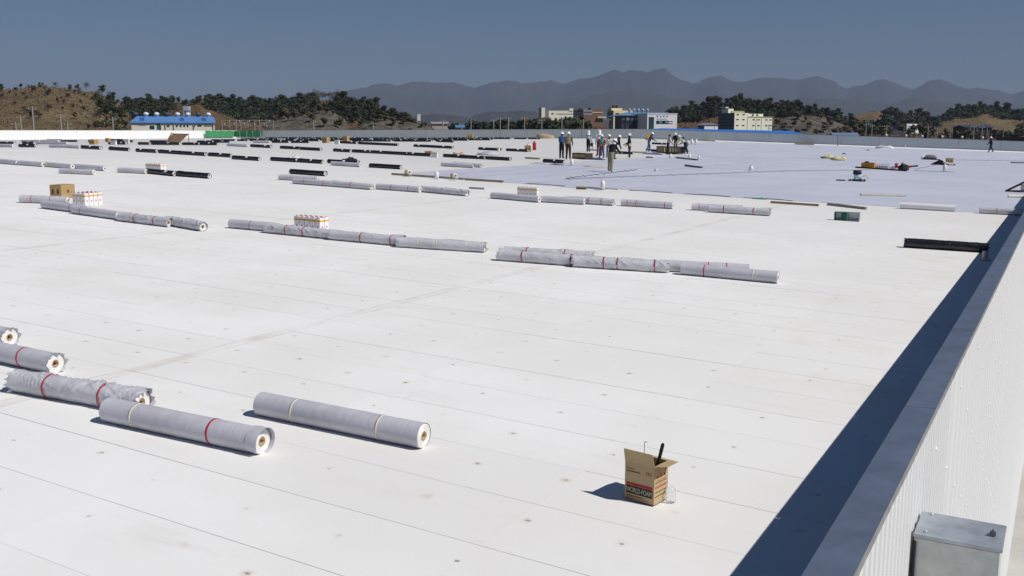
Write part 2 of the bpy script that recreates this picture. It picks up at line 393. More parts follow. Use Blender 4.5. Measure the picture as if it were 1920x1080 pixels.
M_SHEETW = mat('rolled_white_sheet', (0.74, 0.74, 0.76), 0.55, 0.05, 4.0)
M_END = mat('roll_end_white', (0.80, 0.79, 0.77), 0.6, 0.06, 20)
M_CORE = mat('cardboard_core', (0.42, 0.28, 0.16), 0.8, 0.15, 30)
M_RED = mat('red_strap', (0.45, 0.02, 0.035), 0.5, 0.1)
M_CREAM = mat('cream_strap', (0.66, 0.62, 0.50), 0.5, 0.08)
M_STICK = mat('white_sticker', (0.78, 0.78, 0.78), 0.5, 0.05)
def wrap_mesh(style, seed):
    rnd = random.Random(seed); mb = MB(); N = 30
    loose = style == 'loose'; style = 'creased' if loose else style
    rough = {'smooth': .0012, 'creased': .004, 'black': .004, 'white': 0.0006}[style]
    nx = 150 if style in ('creased', 'black') else 14; N = 40 if style in ('creased', 'black') else 30
    e = {'smooth': .004, 'creased': .05, 'black': .03, 'white': .003}[style]
    L = RL - .02; xs = [-L / 2 - e] + [-L / 2 + L * i / nx for i in range(nx + 1)] + [L / 2 + e]
    creases = [(rnd.uniform(-.85, .85), rnd.choice((-1, 1)) * rnd.uniform(.08, .42), rnd.uniform(.2, 3.4), rnd.uniform(.5, 1.3), rnd.uniform(.006, .015) * (1.25 if loose else .55), rnd.uniform(.014, .026)) for _ in range(34 if loose else 18)]
    vs_ = []
    for i, x in enumerate(xs):
        for k in range(N):
            a = 2 * math.pi * k / N
            d = rough * (noise.noise(Vector((x * 5 + seed * 7, math.cos(a) * 2 + x * 3, math.sin(a) * 2))) * 1.6 + .5)
            if style in ('creased', 'black'):      # a loose fold running along the roll
                fold = max(0, noise.noise(Vector((x * 1.7 + seed, 3.1, seed))) + .25)
                ctr = 1.1 + .9 * noise.noise(Vector((x * .9, seed * 2.0, 1))); dd = abs((a - ctr + math.pi) % (2 * math.pi) - math.pi)
                for (x_, s_, a_, wa, am, w_) in creases:
                    da = (a - a_ + math.pi) % (2 * math.pi) - math.pi
                    if abs(da) < wa: d += am * math.exp(-((x - x_ - s_ * da) / w_) ** 2) * (1 - (da / wa) ** 2)
                if loose: d += .007 * noise.noise(Vector((x * 2.4 + seed * 5, math.cos(a) * 1.3, math.sin(a) * 1.3)))
                d += fold * .05 * math.exp(-(dd / .22) ** 2) * (1 if style == 'creased' else .5)
            r = RR + d; xx = x
            if i in (0, len(xs) - 1) and style in ('creased', 'black'):
                s = -1 if i == 0 else 1; xx += s * rnd.uniform(-.045, .04); r *= rnd.uniform(.78, 1.12)
            zz = RR + r * math.sin(a); vs_.append((xx, r * math.cos(a), max(zz, 0.003)))
    fs = [(i * N + k, (i + 1) * N + k, (i + 1) * N + (k + 1) % N, i * N + (k + 1) % N) for i in range(len(xs) - 1) for k in range(N)]
    mb.add(vs_, fs, 0, True)
    return mb.mesh('wrap', {'smooth': M_FILM, 'creased': M_FILMW, 'black': M_BLACK, 'white': M_SHEETW}[style])
def end_mesh():
    mb = MB(); prof = []
    for i in range(9):
        r = RR - .004 - i * .0085; prof += [(r, .004 * (i % 2)), (r - .006, .004 * (i % 2))]
    prof.append((.040, -.002)); mb.lathe(prof, 28, 0, Matrix.Rotation(R(90), 4, 'Y'), False)
    return mb.mesh('roll_end', M_END)
def core_mesh():
    mb = MB(); mb.lathe([(.041, -.04), (.041, .008), (.031, .008), (.031, -.25), (0.0, -.25)], 20, 0, Matrix.Rotation(R(90), 4, 'Y'))
    return mb.mesh('core', M_CORE)
def strap_mesh(m, w, dr=.0035):
    mb = MB(); mb.lathe([(RR + dr - .003, -w / 2), (RR + dr, -w / 2), (RR + dr, w / 2), (RR + dr - .003, w / 2)], 30, 0, Matrix.Rotation(R(90), 4, 'Y'))
    return mb.mesh('strap', m)
WRAPS = {s: [wrap_mesh(s, k + 3) for k in range(4)] for s in ('smooth', 'creased', 'black', 'white', 'loose')}
ENDM, COREM = end_mesh(), core_mesh()
STR_R, STR_R2, STR_C = strap_mesh(M_RED, .020), strap_mesh(M_RED, .020, .017), strap_mesh(M_CREAM, .022)
STICK = MB().box((0, 0, 0), (.16, .004, .10)).mesh('sticker', M_STICK)
NR = [0]
def star_mesh():
    mb = MB(); rnd = random.Random(5)
    for i in range(9):
        a = 2 * math.pi * i / 9 + rnd.uniform(-.1, .1); w_ = .34; e = rnd.uniform(.004, .030); x = rnd.uniform(.0, .045); c = lambda t, r: (r * math.cos(t), r * math.sin(t))
        if math.sin(a) < -.5: e = .0
        y0, z0 = c(a - w_, RR + .003); y1, z1 = c(a + w_, RR + .003); y2, z2 = c(a + rnd.uniform(-.2, .2), RR + e)
        mb.add([(-.05, y0, z0), (-.05, y1, z1), (.012, y1, z1), (.012, y0, z0), (x + .02, y2, z2)], [(0, 1, 2, 3), (3, 2, 4)], 0, True)
    return mb.mesh('torn_end', M_FILMW)
def lip_mesh():
    mb = MB(); n = 26; vs_ = []
    for i in range(n + 1):
        a = -1.2 + 4.9 * i / n; r = RR + .004 + .006 * i / n
        for x in (-.08, .055 - .04 * abs(i / n - .5)): vs_.append((x, r * math.cos(a), r * math.sin(a)))
    mb.add(vs_, [(2 * i, 2 * i + 1, 2 * i + 3, 2 * i + 2) for i in range(n)], 0, True); return mb.mesh('loose_lip', M_FILM)
STAR, LIP = star_mesh(), lip_mesh()
def roll(a, b, style, label, group=None, straps=(), cream=(), sticker=None, both=False, lift=0.0, star=False, lip=False):
    d = Vector((b.x - a.x, b.y - a.y, 0)); L = d.length; m = (a + b) / 2; NR[0] += 1
    if style == 'black': m.z = max(roofz(m.x), m.z)
    t = thing('membrane_roll', label, 'roofing roll', (m.x, m.y, roofz(m.x) + lift + .002), group=group,
              rot=(0, tilt(m.x) * math.cos(math.atan2(d.y, d.x)), math.atan2(d.y, d.x)), scale=(max(.8, min(1.18, L / RL)), 1, 1))
    w = link('wrap', WRAPS[style][NR[0] % 4], t, (0, 0, 0))
    ends = (1, -1) if both else (1,)
    for s in ends:
        e = link('roll_end', ENDM, t, (s * (RL / 2 - .012), 0, RR), (0, 0, 0 if s > 0 else R(180)))
        link('core', COREM, e, (0, 0, 0))
    for x in straps: link('strap', STR_R2 if style in ('creased', 'loose') else STR_R, t, (x * RL / 2, 0, RR))
    for x in cream: link('strap', STR_C, t, (x * RL / 2, 0, RR))
    if star: link('torn_end', STAR, t, (RL / 2 - .01, 0, RR))
    if lip: link('loose_lip', LIP, t, (RL / 2 - .01, 0, RR + .004))
    if sticker is not None:
        w_ = R(40); o = link('sticker', STICK, t, (sticker * RL / 2, -(RR + .012) * math.cos(w_), RR + (RR + .012) * math.sin(w_)), (-w_, 0, 0))
    return t
def px(u0, v0, u1, v1, style, label, group=None, **k): return roll(hit(u0, v0), hit(u1, v1), style, label, group, **k)
def ext_left(u, v, ang, L=RL):             # a roll whose far end leaves the frame: right end seen at (u, v)
    b = hit(u, v); return b - Vector((math.cos(ang) * L, math.sin(ang) * L, 0)), b

# the rolls lying closest to the tool box
px(489, 778, 796, 841, 'smooth', 'plain grey roofing roll with two cream bands lying alone on the roof boards', cream=(-.52, .52), both=True)
px(204, 790, 493, 852, 'smooth', 'grey roofing roll with one red strap and loose film along its foot', lip=True, straps=(.42,), cream=(-.58,), both=True)
px(34, 734, 268, 776, 'loose', 'roofing roll in torn crumpled grey film with two red straps', straps=(-.42, .46), both=True)
a, b = ext_left(106, 701, R(2)); roll(a, b, 'smooth', 'smooth grey roofing roll with a red strap and star-shaped torn film end', star=True, straps=(.45,))
a, b = ext_left(20, 650, R(2)); roll(a, b, 'smooth', 'grey roofing roll with a flap of film over its white end, beyond the star-ended roll', star=True)
# torn film hanging off the near rolls
def tatter(p, dirs, label, size=.1):
    mb = MB(); rnd = random.Random(int(p.x * 100))
    for i, (dx, dy, dz) in enumerate(dirs):
        d = Vector((dx, dy, dz)); s = Vector((-dy, dx, .3)).normalized() * size * .5
        c = d * .5 + Vector((0, 0, size * .25)); vs_ = [-s, s, c + s * .9, c - s * .7, d + s * .15]
        mb.add([tuple(v) for v in vs_], [(0, 1, 2, 3), (3, 2, 4)], 0, True)
    return tag(mb.build('torn_film', M_FILMW, None, p), label, 'plastic film')
p = hit(48, 733); tatter(p + Vector((.02, -.03, .01)), [(-.16, -.10, .02), (-.05, -.16, .01), (.10, -.12, .06)], 'torn scrap of grey film hanging at the end of the crumpled roll')
p = hit(215, 792); tatter(p + Vector((-.02, -.02, .005)), [(.22, -.05, .02), (-.07, -.06, .03), (.5, -.03, .05), (.9, -.02, .03)], 'ragged strip of film trailing under the red-strapped roll', .07)

G17 = 'grey rolls in the row of tins and cardboard box'
l17 = 'grey film-wrapped roofing roll laid end to end in the row beside the stacked tins'
px(42, 380, 126, 383, 'smooth', 'thin grey roll lying behind the cardboard box beside the tins', straps=(-.5, .3))
px(83, 391, 166, 402, 'smooth', 'smooth grey roll with one red strap lying in front of the boxed tins', straps=(.3,)); px(140, 401, 225, 413, 'smooth', 'smooth grey roll overlapping the roll in front of the boxed tins', straps=(-.6,))
px(227, 415, 317, 426, 'loose', 'creased grey roll with two red straps in the line past the boxed tins', straps=(-.3, .5)); px(318, 423, 381, 434, 'loose', 'creased unstrapped grey roll ending the line past the boxed tins')
l17b = 'grey film-wrapped roll in the long line in front of the five-tin stack'; G17b = 'rolls in front of the five-tin stack'
px(435, 428, 520, 436, 'smooth', 'smooth grey roll with one red strap beginning the line before the tins', straps=(-.1,)); px(502, 437, 621, 449, 'loose', 'creased grey roll directly in front of the orange-banded tins', straps=(-.35, .2))
px(622, 450, 753, 462, 'creased', 'creased red-strapped grey roll between the tins and the cream-banded roll', straps=(-.1, .75)); px(750, 464, 908, 474, 'creased', 'grey roll in glossy creased film with cream bands ending the long line of rolls', cream=(-.55, -.1, .6))
l17c = 'grey roofing roll with red straps in the doubled-up row crossing the dirty roof joint'; G17c = 'doubled-up rolls across the dirty joint'
px(950, 482.5, 1108, 493.5, 'loose', 'creased grey roll lying behind a longer-strapped twin near the dirty joint', straps=(-.5, .4)); px(938, 489, 1096, 501, 'creased', 'creased grey roll with two red straps lying before its twin at the dirty joint', straps=(-.45, .7))
px(1235, 508.5, 1404, 517.5, 'smooth', 'smooth grey roll hidden behind the clean one-strap roll', straps=(.1, .5)); px(1077, 501, 1250, 512, 'loose', 'glossy creased grey roll with three red straps in the doubled-up row', straps=(-.35, -.05, .75))
px(1277, 515, 1459, 532, 'smooth', 'clean grey roll with one red strap at the end of the doubled-up row', straps=(-.5,), cream=(.5,))
l30 = 'grey roofing roll in the row just in front of the new membrane'; G30 = 'rolls in front of the new membrane'
px(922, 372, 1012, 380, 'smooth', 'plain grey roll with a line of five tins standing behind it'); px(1013, 379, 1096, 384, 'smooth', 'plain grey roll between the tin-backed roll and the short creased one'); px(1062, 380, 1149, 386, 'creased', 'creased grey roll with two red straps poking out behind a plain one', straps=(.0, .55))
px(1165, 386, 1262, 392, 'smooth', 'smooth grey roll with three red straps lying on its own before the membrane', straps=(-.75, -.4, .7)); px(1296, 394, 1392, 398, 'smooth', 'smooth grey roll half hidden behind a creased two-strap roll before the membrane', straps=(-.7, -.2)); px(1330, 398, 1441, 405, 'creased', 'creased grey roll with two red straps lying in front of a half-hidden roll', straps=(-.5, .5))
px(524, 337, 597, 341, 'smooth', 'grey roll tucked behind the pair of rolls below a short black one'); px(551, 344.5, 623, 350, 'smooth', 'smooth grey roll with two red straps below the short black roll', straps=(-.4, .6)); px(624, 350, 696, 356, 'creased', 'creased grey roll with one red strap butted to a smooth two-strap roll', straps=(.0,))
px(707, 355, 788, 361, 'smooth', 'smooth grey roll with two red straps butted to a badly creased unstrapped roll', straps=(-.3, .5)); px(790, 360, 877, 368, 'loose', 'badly creased grey roll without straps at the end of its row')
px(1687, 391, 1791, 397, 'white', 'bare white membrane roll lying at the front edge of the new membrane', both=True)
px(1836, 400, 1944, 406, 'smooth', 'grey roll with red strap half in the parapet shadow', straps=(-.4,))
lgl = 'thin grey roofing roll in the far line leading to the roof edge'; Ggl = 'thin grey rolls in the far line'
for s in ((0, 306.5, 34, 309.5), (36, 309.5, 82, 313), (84, 312.5, 137, 317), (138, 316, 200, 321)): px(*s, 'smooth', lgl, Ggl)
px(113, 325, 177, 328, 'smooth', 'short thin grey roll lying just in front of a grey line of rolls'); px(225, 323.5, 272, 326, 'smooth', 'thin grey roll butted against the black roll with tins behind')
px(272, 325, 331, 331, 'black', 'black roofing roll with a row of white tins behind it', sticker=.5); px(334, 330.5, 393, 335, 'black', 'black roofing roll with crumpled film butted against the tin-backed roll')
px(546, 326, 610, 330.5, 'black', 'short black roofing roll with round white end above two grey rolls')
# black wrapped roll raised on a steel stub next to the parapet
a, b = hit(1697, 464), hit(1850, 474)
roll(a, b, 'black', 'black film-wrapped roll lying against a steel stub beside the parapet shadow', both=True)
p = hit(1841, 487); MB().tube([(0, 0, 0), (0, 0, .2)], .06, 14).lathe([(.12, .003), (.12, .012), (.06, .014)], 14).build('steel_stub', mat('stub_metal', (.42, .42, .40), .5, .15, metal=.3), None, p + Vector((.06, -.02, 0)))
tag(bpy.data.objects['steel_stub'], 'short grey steel pipe stub in front of the lone black roll', 'pipe stub')

def line(u0, u1, y, style, label, group, zig=0.0):
    a, b = row(u0, y), row(u1, y); L = b.x - a.x; n = max(1, round(L / (RL + .05)))
    for i in range(n):
        p = a.lerp(b, i / n); q_ = a.lerp(b, (i + 1) / n) ; g = .02
        p = p.copy(); q_ = q_.copy(); p.x += g; q_.x -= g; w = random.uniform(-zig, zig)
        p.y += w + random.uniform(-.06, .06); q_.y += w + random.uniform(-.06, .06)
        roll(p, q_, style, label, group, sticker=random.choice((None, -.5, .1, .5)) if style == 'black' else None)
B = 'black'; S = 'smooth'
L1 = ('black roofing roll in the first black row beyond the grey ones', 'first black row')
L1g = ('grey roofing roll among the first row of black ones', 'grey rolls in the first black row')
for s in ((259, 296), (299, 341), (342, 390), (391, 435), (153, 192), (205, 242), (40, 70)): line(*s, 42.9, B, *L1, zig=.1)
line(436, 487, 41.4, B, *L1)
for s in ((510, 558), (560, 606)): line(*s, 42.2, B, *L1)
line(612, 676, 43.0, B, *L1); line(694, 752, 41.6, B, *L1)
for s in ((0, 27), (97, 153)): line(*s, 42.7, S, *L1g)
line(621, 677, 41.4, S, 'grey roll lying against a black one under a dark heap of film', 'grey roll under heap'); line(829, 889, 46.2, 'creased', 'grey roll in crumpled film near the membrane corner', 'crumpled grey rolls near the membrane corner'); line(850, 903, 47.0, 'creased', 'grey roll in crumpled film near the membrane corner', 'crumpled grey rolls near the membrane corner')
L2 = ('black roofing roll in the second black row', 'second black row')
L2g = ('grey roofing roll in the second black row', 'grey rolls in the second black row')
for s in ((6, 32), (47, 69), (205, 239), (263, 286), (288, 342), (345, 408), (470, 508), (527, 561), (566, 606), (628, 694), (695, 764), (766, 810), (829, 909), (911, 958), (1027, 1050)): line(*s, 56.0, B, *L2, zig=.2)
for s in ((70, 130), (428, 469)): line(*s, 56.0, S, *L2g, zig=.1)
L3 = ('black roofing roll in the third black row', 'third black row')
L3g = ('grey roofing roll in the third black row', 'grey rolls in the third black row')
for s in ((114, 147), (172, 192), (217, 256), (280, 324), (374, 436), (510, 540), (546, 580), (639, 669), (674, 746), (777, 851), (898, 940), (947, 987)): line(*s, 71.0, B, *L3, zig=.25)
for s in ((43, 112), (478, 507)): line(*s, 71.0, S, *L3g, zig=.1)
L4 = ('black roofing roll in the crowded black rows near the far parapet', 'crowded far black rows')
for s in ((197, 235), (400, 446), (449, 530), (532, 603), (617, 640), (657, 684), (689, 813), (816, 848)): line(*s, 86.0, B, *L4, zig=.4)
line(91, 120, 84.0, S, 'lone grey roll at the foot of the sunlit white parapet', 'grey roll by the white parapet')
for s in ((455, 520), (542, 620), (700, 800), (812, 920)): line(*s, 103.0, B, *L4, zig=.5)
for s in ((660, 760), (900, 957), (967, 1013)): line(*s, 122.0, B, *L4, zig=.5)
for s in ((690, 812, 91), (600, 690, 96), (700, 880, 97), (560, 700, 109), (760, 925, 112), (840, 958, 128), (500, 640, 125)): line(*s, B, *L4, zig=.5)

# ------------------------------------------------------------------ tins, cartons
M_TIN = mat('tin_white', (0.82, 0.82, 0.82), 0.4, 0.04, 4, spec=.5)
M_TINO = mat('tin_orange_label', (0.75, 0.36, 0.03), 0.5, 0.1)
M_TINR = mat('tin_red', (0.45, 0.03, 0.05), 0.45, 0.1)
def tin_meshes():
    w, h = .155, .35
    body = MB().box((0, 0, h / 2), (w, w, h), bev=.008).box((0, 0, h + .003), (w * .9, w * .9, .008)).mesh('body', M_TIN)
    band = MB().box((0, 0, h * .80), (w + .004, w + .005, h * .11)).mesh('label_band', M_TINO)
    cap = MB().lathe([(0, h + .022), (.020, h + .022), (.022, h + .006)], 12, 0, Matrix.Translation((.035, .03, 0))).mesh('cap', M_TINR)
    hd = MB().tube([(-.05, -.02, h), (-.05, -.02, h + .025), (.0, -.05, h + .03), (.0, -.05, h)], .006, 6).mesh('handle', M_TINR)
    dia = MB().add([(0, -w / 2 - .003, h * .28), (.028, -w / 2 - .003, h * .38), (0, -w / 2 - .003, h * .48), (-.028, -w / 2 - .003, h * .38)], [(0, 1, 2, 3)]).add(
        [(w / 2 + .003, 0, h * .28), (w / 2 + .003, .028, h * .38), (w / 2 + .003, 0, h * .48), (w / 2 + .003, -.028, h * .38)], [(0, 1, 2, 3)]).mesh('hazard_mark', mat('hazard_pink', (.6, .12, .16), .5, .1))
    return body, band, cap, hd, dia
TIN = tin_meshes()
def tins(u, v, nx, ny, label, group, rz=0.0, full=True, y=None):
    p0 = row(u, y) if y else hit(u, v)
    for i in range(nx):
        for j in range(ny):
            x = p0.x + (i - (nx - 1) / 2) * .165 * math.cos(rz) - j * .165 * math.sin(rz); yy = p0.y + j * .165 + (i - (nx - 1) / 2) * .165 * math.sin(rz)
            t = thing('adhesive_tin', label, 'tin', (x, yy, roofz(x) + .001), rz + random.uniform(-.03, .03), group)
            link('body', TIN[0], t); link('label_band', TIN[1], t); link('cap', TIN[2], t)
            if full: link('handle', TIN[3], t); link('hazard_mark', TIN[4], t)
tins(152, 385, 3, 4, 'white adhesive tin with orange band and red cap beside the cardboard box', 'tins beside the cardboard box', .12)
tins(580, 434, 5, 2, 'white adhesive tin with orange band in the stack behind the long grey line', 'tins behind the long grey line')
tins(990, 370, 5, 1, 'white adhesive tin with orange band behind the row along the membrane', 'tins behind the membrane row')
tins(290, 322, 6, 2, 'white adhesive tin with orange band standing behind a black roll', 'tins behind a black roll', full=False)
for u, y, n, lab in ((700 + 115, 55.2, 3, 'white tin in the trio at the end of a black row'), (670, 0, 0, ''), (215, 55, 4, 'white tin in the low group among far black rolls'), (240, 66, 4, 'white tin with orange band in the far group by the sunlit wall'), (893, 118, 2, 'white tin beside the far carton near the parapet'), (633, 69, 3, 'white tin next to the brown carton in the black rows'), (935 - 0, 70, 1, 'white tin on the film heap')):
    if n: tins(u, 0, n, 1, lab, lab + ' set', full=False, y=y)

M_CARD = mat('cardboard', (0.42, 0.28, 0.13), 0.85, 0.12, 6, bump=.05)
M_CARDD = mat('cardboard_print', (0.10, 0.035, 0.03), 0.8, 0.2)
M_TAPE = mat('brown_tape', (0.30, 0.20, 0.10), 0.4, 0.1)
def carton(u, v, w, d, h, rz, label, y=None, name='cardboard_box'):
    p = row(u, y) if y else hit(u, v)
    t = thing(name, label, 'box', p + Vector((0, 0, .002)), rz)
    MB().box((0, 0, h / 2), (w, d, h), bev=.008).build('carton', M_CARD, t)
    MB().box((0, 0, h + .001), (w * 1.003, .06, .004)).build('tape', M_TAPE, t)
    for s in (-1, 1): MB().box((s * w * .22, -d / 2 - .002, h * .5), (w * .16, .004, h * .34)).build('print', M_CARDD, t)
    MB().box((w / 2 + .002, 0, h * .5), (.004, d * .12, h * .2)).build('print', M_CARDD, t)
    return t
carton(118, 371, .42, .62, .42, R(14), 'brown cardboard carton standing behind the tins')
carton(178, 0, .6, .5, .42, R(8), 'brown carton on the far black rolls beside small tins', y=57)
carton(205, 0, .45, .4, .42, R(8), 'small brown carton at the far side near the white parapet', y=72)
carton(612, 0, .55, .5, .55, R(5), 'brown carton standing in a gap of the black rows', y=72.5)
carton(650, 0, .55, .5, .62, R(5), 'tall brown carton behind the black rows', y=84)
carton(882, 0, .8, .7, .7, R(20), 'brown carton standing by the far parapet rolls', y=117)
carton(990, 0, .55, .5, .5, R(25), 'brown carton standing behind short black rolls near the workers', y=72.5)
carton(804, 0, .5, .4, .32, R(20), 'small open brown carton at the end of a black row', y=57.2)
M_CLOTH_TAN = mat('tan_cloth', (0.42, 0.31, 0.20), .9, .2, 5)
M_DARK = mat('dark_cloth', (0.02, 0.02, 0.022), .85, .3, 10)
def heap(p, sx, sy, sz, m, label, name='film_heap', cat='plastic film', seed=1):
    mb = MB(); n, k = 18, 7; vs_ = []
    for j in range(k + 1):
        w_ = math.pi / 2 * j / k; r = math.cos(w_) ** .8
        for i in range(n):
            a = 2 * math.pi * i / n; q_ = 1 + .38 * noise.noise(Vector((math.cos(a) * 1.6 + seed, math.sin(a) * 1.6, j * .5)))
            vs_.append((sx * r * q_ * math.cos(a), sy * r * q_ * math.sin(a), max(0, sz * math.sin(w_) * (.8 + .6 * noise.noise(Vector((math.cos(a) * 1.9 * r + seed * 3, math.sin(a) * 1.9 * r, seed))) + .25 * noise.noise(Vector((math.cos(a) * 5 * r + seed, math.sin(a) * 5 * r, seed * 2)))))))
    mb.add(vs_, [(j * n + i, j * n + (i + 1) % n, (j + 1) * n + (i + 1) % n, (j + 1) * n + i) for j in range(k) for i in range(n)], 0, True)
    return tag(mb.build(name, m, None, p), label, cat)
heap(hit(915, 291) + Vector((0, 0, 0)), .9, .5, .3, M_FILMW, 'heap of grey film on the short black roll by the film scraps', seed=4)
heap(row(552, 43.2), .55, .3, .32, mat('white_film', (.7, .7, .72), .4, .1), 'crumpled white film lying behind two black rolls', seed=9)
heap(row(655, 44), .6, .35, .36, M_DARK, 'dark heap of film behind the grey and black rolls', seed=12)
heap(row(1022, 136), 1.6, 1.0, .8, M_CLOTH_TAN, 'tan heap of sacks at the foot of the far parapet', 'sack_heap', 'sacks', 5)
heap(row(860, 57), .5, .4, .35, M_CLOTH_TAN, 'tan bundle lying behind a black roll of the second row', 'cloth_bundle', 'cloth', 7)
heap(row(1000 + 655, 136), 1.2, .8, .45, mat('white_film', (.7, .7, .72), .4, .1), 'white film heap at the foot of the far parapet', 'film_heap', seed=15)
# leaning sheet and frame near the far corner
p = row(340, 66); t = thing('tarp_rack', 'brown tarpaulin draped over a slanted wooden rack near the far corner', 'rack', p, R(10), scale=(.8, .8, .78))
mb = MB(); mb.add([(-1.6, -.9, .05), (.6, -.9, .1), (1.0, .1, 1.05), (-1.0, .1, 1.15), (-1.6, -.9, .0), (.6, -.9, .05), (1.0, .14, 1.0), (-1.0, .14, 1.1)], [(0, 1, 2, 3), (4, 7, 6, 5), (0, 3, 7, 4), (1, 5, 6, 2), (0, 4, 5, 1), (3, 2, 6, 7)])
mb.build('tarpaulin', mat('brown_tarp', (.20, .13, .075), .9, .35, 3, bump=.3), t)
M_WOOD = mat('raw_wood', (.48, .32, .19), .8, .2, 10)
for xx in (-1.0, 1.05): MB().tube([(xx, .2, 0), (xx, .15, 1.15)], .05, 6, smooth=False).build('post', M_WOOD, t)
MB().tube([(-1.1, .15, 1.14), (1.15, .15, 1.08)], .06, 6, smooth=False).build('rail', mat('dark_wood', (.06, .035, .02), .8, .2), t)
MB().tube([(1.05, .15, 1.05), (1.7, -.4, .03)], .05, 6, smooth=False).build('brace', mat('pale_wood', (.6, .48, .42), .8, .15), t)
heap(row(326, 80), .6, .5, 1.0, M_CLOTH_TAN, 'tan sack standing by the tarpaulin rack', 'sack', 'sack', 21)
# green debris net by the corner
t = thing('debris_net', 'green debris netting strung along the far roof corner', 'netting', (0, 0, 0))
a1 = Vector((XL + .5, 133.5, 0)); M_NET = mat('green_net', (.05, .27, .10), .8, .25, 1.2)
mb = MB(); n = 40; vs_ = []
for i in range(n + 1):
    q_ = a1.lerp(Vector((XL + .5, 140.8, 0)), i / 12) if i <= 12 else Vector((XL + .5, 140.8, 0)).lerp(Vector((-136.3, 141.4, 0)), (i - 12) / (n - 12))
    z0 = roofz(q_.x)
    for h in (0.2, .75, 1.36): vs_.append((q_.x + .1 * math.sin(i * 1.3), q_.y - .1 * math.sin(i * 1.7 + h), z0 + h + .05 * math.sin(i * 2.1)))
mb.add(vs_, [(i * 3 + k, i * 3 + 3 + k, i * 3 + 4 + k, i * 3 + 1 + k) for i in range(n) for k in (0, 1)], 0, True)
mb.build('net', M_NET, t)
for i in (12, 19, 26, 33, 40):
    q_ = Vector(vs_[i * 3]); MB().tube([(q_.x, q_.y - .12, roofz(q_.x)), (q_.x, q_.y - .12, roofz(q_.x) + 1.4)], .04, 6).build('post', mat('net_post', (.30, .42, .33), .6, .1), t)

# ------------------------------------------------------------------ the tool carton in front
pb = hit(1171, 935); pc = hit(1226, 952)
w, d, h = .262, .20, .305; ang = math.atan2(pc.y - pb.y, pc.x - pb.x) - R(1)
M_CART2 = mat('carton_kraft', (0.50, 0.37, 0.21), 0.85, 0.08, 14, bump=.04)
M_CARTIN = mat('carton_inside', (0.33, 0.20, 0.09), 0.9, 0.1, 14)
M_PRED, M_PBLK = mat('print_red', (0.42, 0.04, 0.035), .8, .1), mat('print_black', (0.022, 0.018, 0.014), .8, .1)
M_PCRM, M_PPALE = mat('print_cream', (0.62, 0.54, 0.40), .8, .1), mat('print_pale', (0.52, 0.45, 0.33), .85, .08)
t = thing('tool_carton', 'open printed cardboard box full of tools standing on the roof boards', 'box', (pb.x, pb.y, roofz(pb.x) + BT + .002), ang)
th_ = .005
mb = MB(); mb.box((w / 2, d / 2, th_ / 2), (w, d, th_)); mb.box((w / 2, th_ / 2, h / 2), (w, th_, h)); mb.box((w / 2, d - th_ / 2, h / 2), (w, th_, h))
mb.box((th_ / 2, d / 2, h / 2), (th_, d - 2 * th_, h)); mb.box((w - th_ / 2, d / 2, h / 2), (th_, d - 2 * th_, h)); mb.build('carton', M_CART2, t)
def flap(org, ex, up, lx, lu, name='flap', skew=0.0):
    ex, up = Vector(ex), Vector(up).normalized(); nn = ex.cross(up).normalized() * .004; o = Vector(org)
    c = [o, o + ex * lx, o + ex * (lx - skew) + up * lu, o + up * lu + ex * skew]
    return MB().add([tuple(v) for v in c] + [tuple(v + nn) for v in c], [(0, 1, 2, 3), (7, 6, 5, 4), (0, 4, 5, 1), (1, 5, 6, 2), (2, 6, 7, 3), (3, 7, 4, 0)]).build(name, M_CART2, t)
f1 = flap((0, 0, h), (1, 0, 0), (0, -.25, 1), w, .105, skew=.004)
f2 = flap((w, 0, h), (0, 1, 0), (1, .05, .18), d, .10, skew=.02)
f3 = flap((w, d, h), (-1, 0, 0), (-.02, .9, -.25), w, .10); f4 = flap((0, d, h), (0, -1, 0), (.35, 0, -1), d, .1)
def pr(x, z, sx, sz, m, nm='print'): return MB().box((x, -.0012, z), (sx, .0016, sz)).build(nm, m, t)
pr(.131, .128, .232, .022, M_PRED, 'red_band'); pr(.131, .082, .234, .062, M_PBLK, 'name_panel')
for r_, (z_, n_, m_) in enumerate(((.248, 5, M_PRED), (.228, 9, M_PBLK), (.034, 11, M_PBLK), (.018, 15, M_PRED))):
    mb = MB(); x_ = .018
    for k in range(n_):
        ww = random.uniform(.007, .012); mb.box((x_ + ww / 2, -.0012, z_ - .0), (ww, .0016, .0075 if r_ != 3 else .005)); x_ += ww + .004
    mb.build('printed_text', m_, t)
pr(.212, .236, .042, .022, M_PRED, 'stamp'); pr(.203, .236, .013, .014, M_CART2, 'stamp_window'); pr(.223, .236, .013, .014, M_CART2, 'stamp_window')
for o in [c for c in t.children if c.name.startswith('stamp_window')]: o.location.y = -.001
def text(s, loc, rot, size, m, parent, sx=1.0, name='lettering', ext=.0008):
    cu = bpy.data.curves.new('lettering', 'FONT'); cu.body = s; cu.size = size; cu.extrude = ext; cu.align_x = 'CENTER'; cu.align_y = 'CENTER'
    tmp = bpy.data.objects.new('tmp', cu); COL.objects.link(tmp); dg = bpy.context.evaluated_depsgraph_get()
    me = bpy.data.meshes.new_from_object(tmp.evaluated_get(dg)); bpy.data.objects.remove(tmp)
    me.materials.clear(); me.materials.append(m)
    return link(name, me, parent, loc, rot, (sx, 1, 1))
text('WORLD-FOAM', (.131, -.0030, .081), (R(90), 0, 0), .056, M_PCRM, t, .60)
text('WORLD', (.131, -.0030, .034), (R(90), 0, 0), .001, M_PCRM, t, .1).hide_render = True
bpy.data.objects.remove([c for c in t.children if c.name.startswith('lettering') and c.hide_render][0])
def ps(y, z, sy, sz, m, nm='print', dx=0): return MB().box((w + .0012 + dx, y, z), (.0016, sy, sz)).build(nm, m, t)
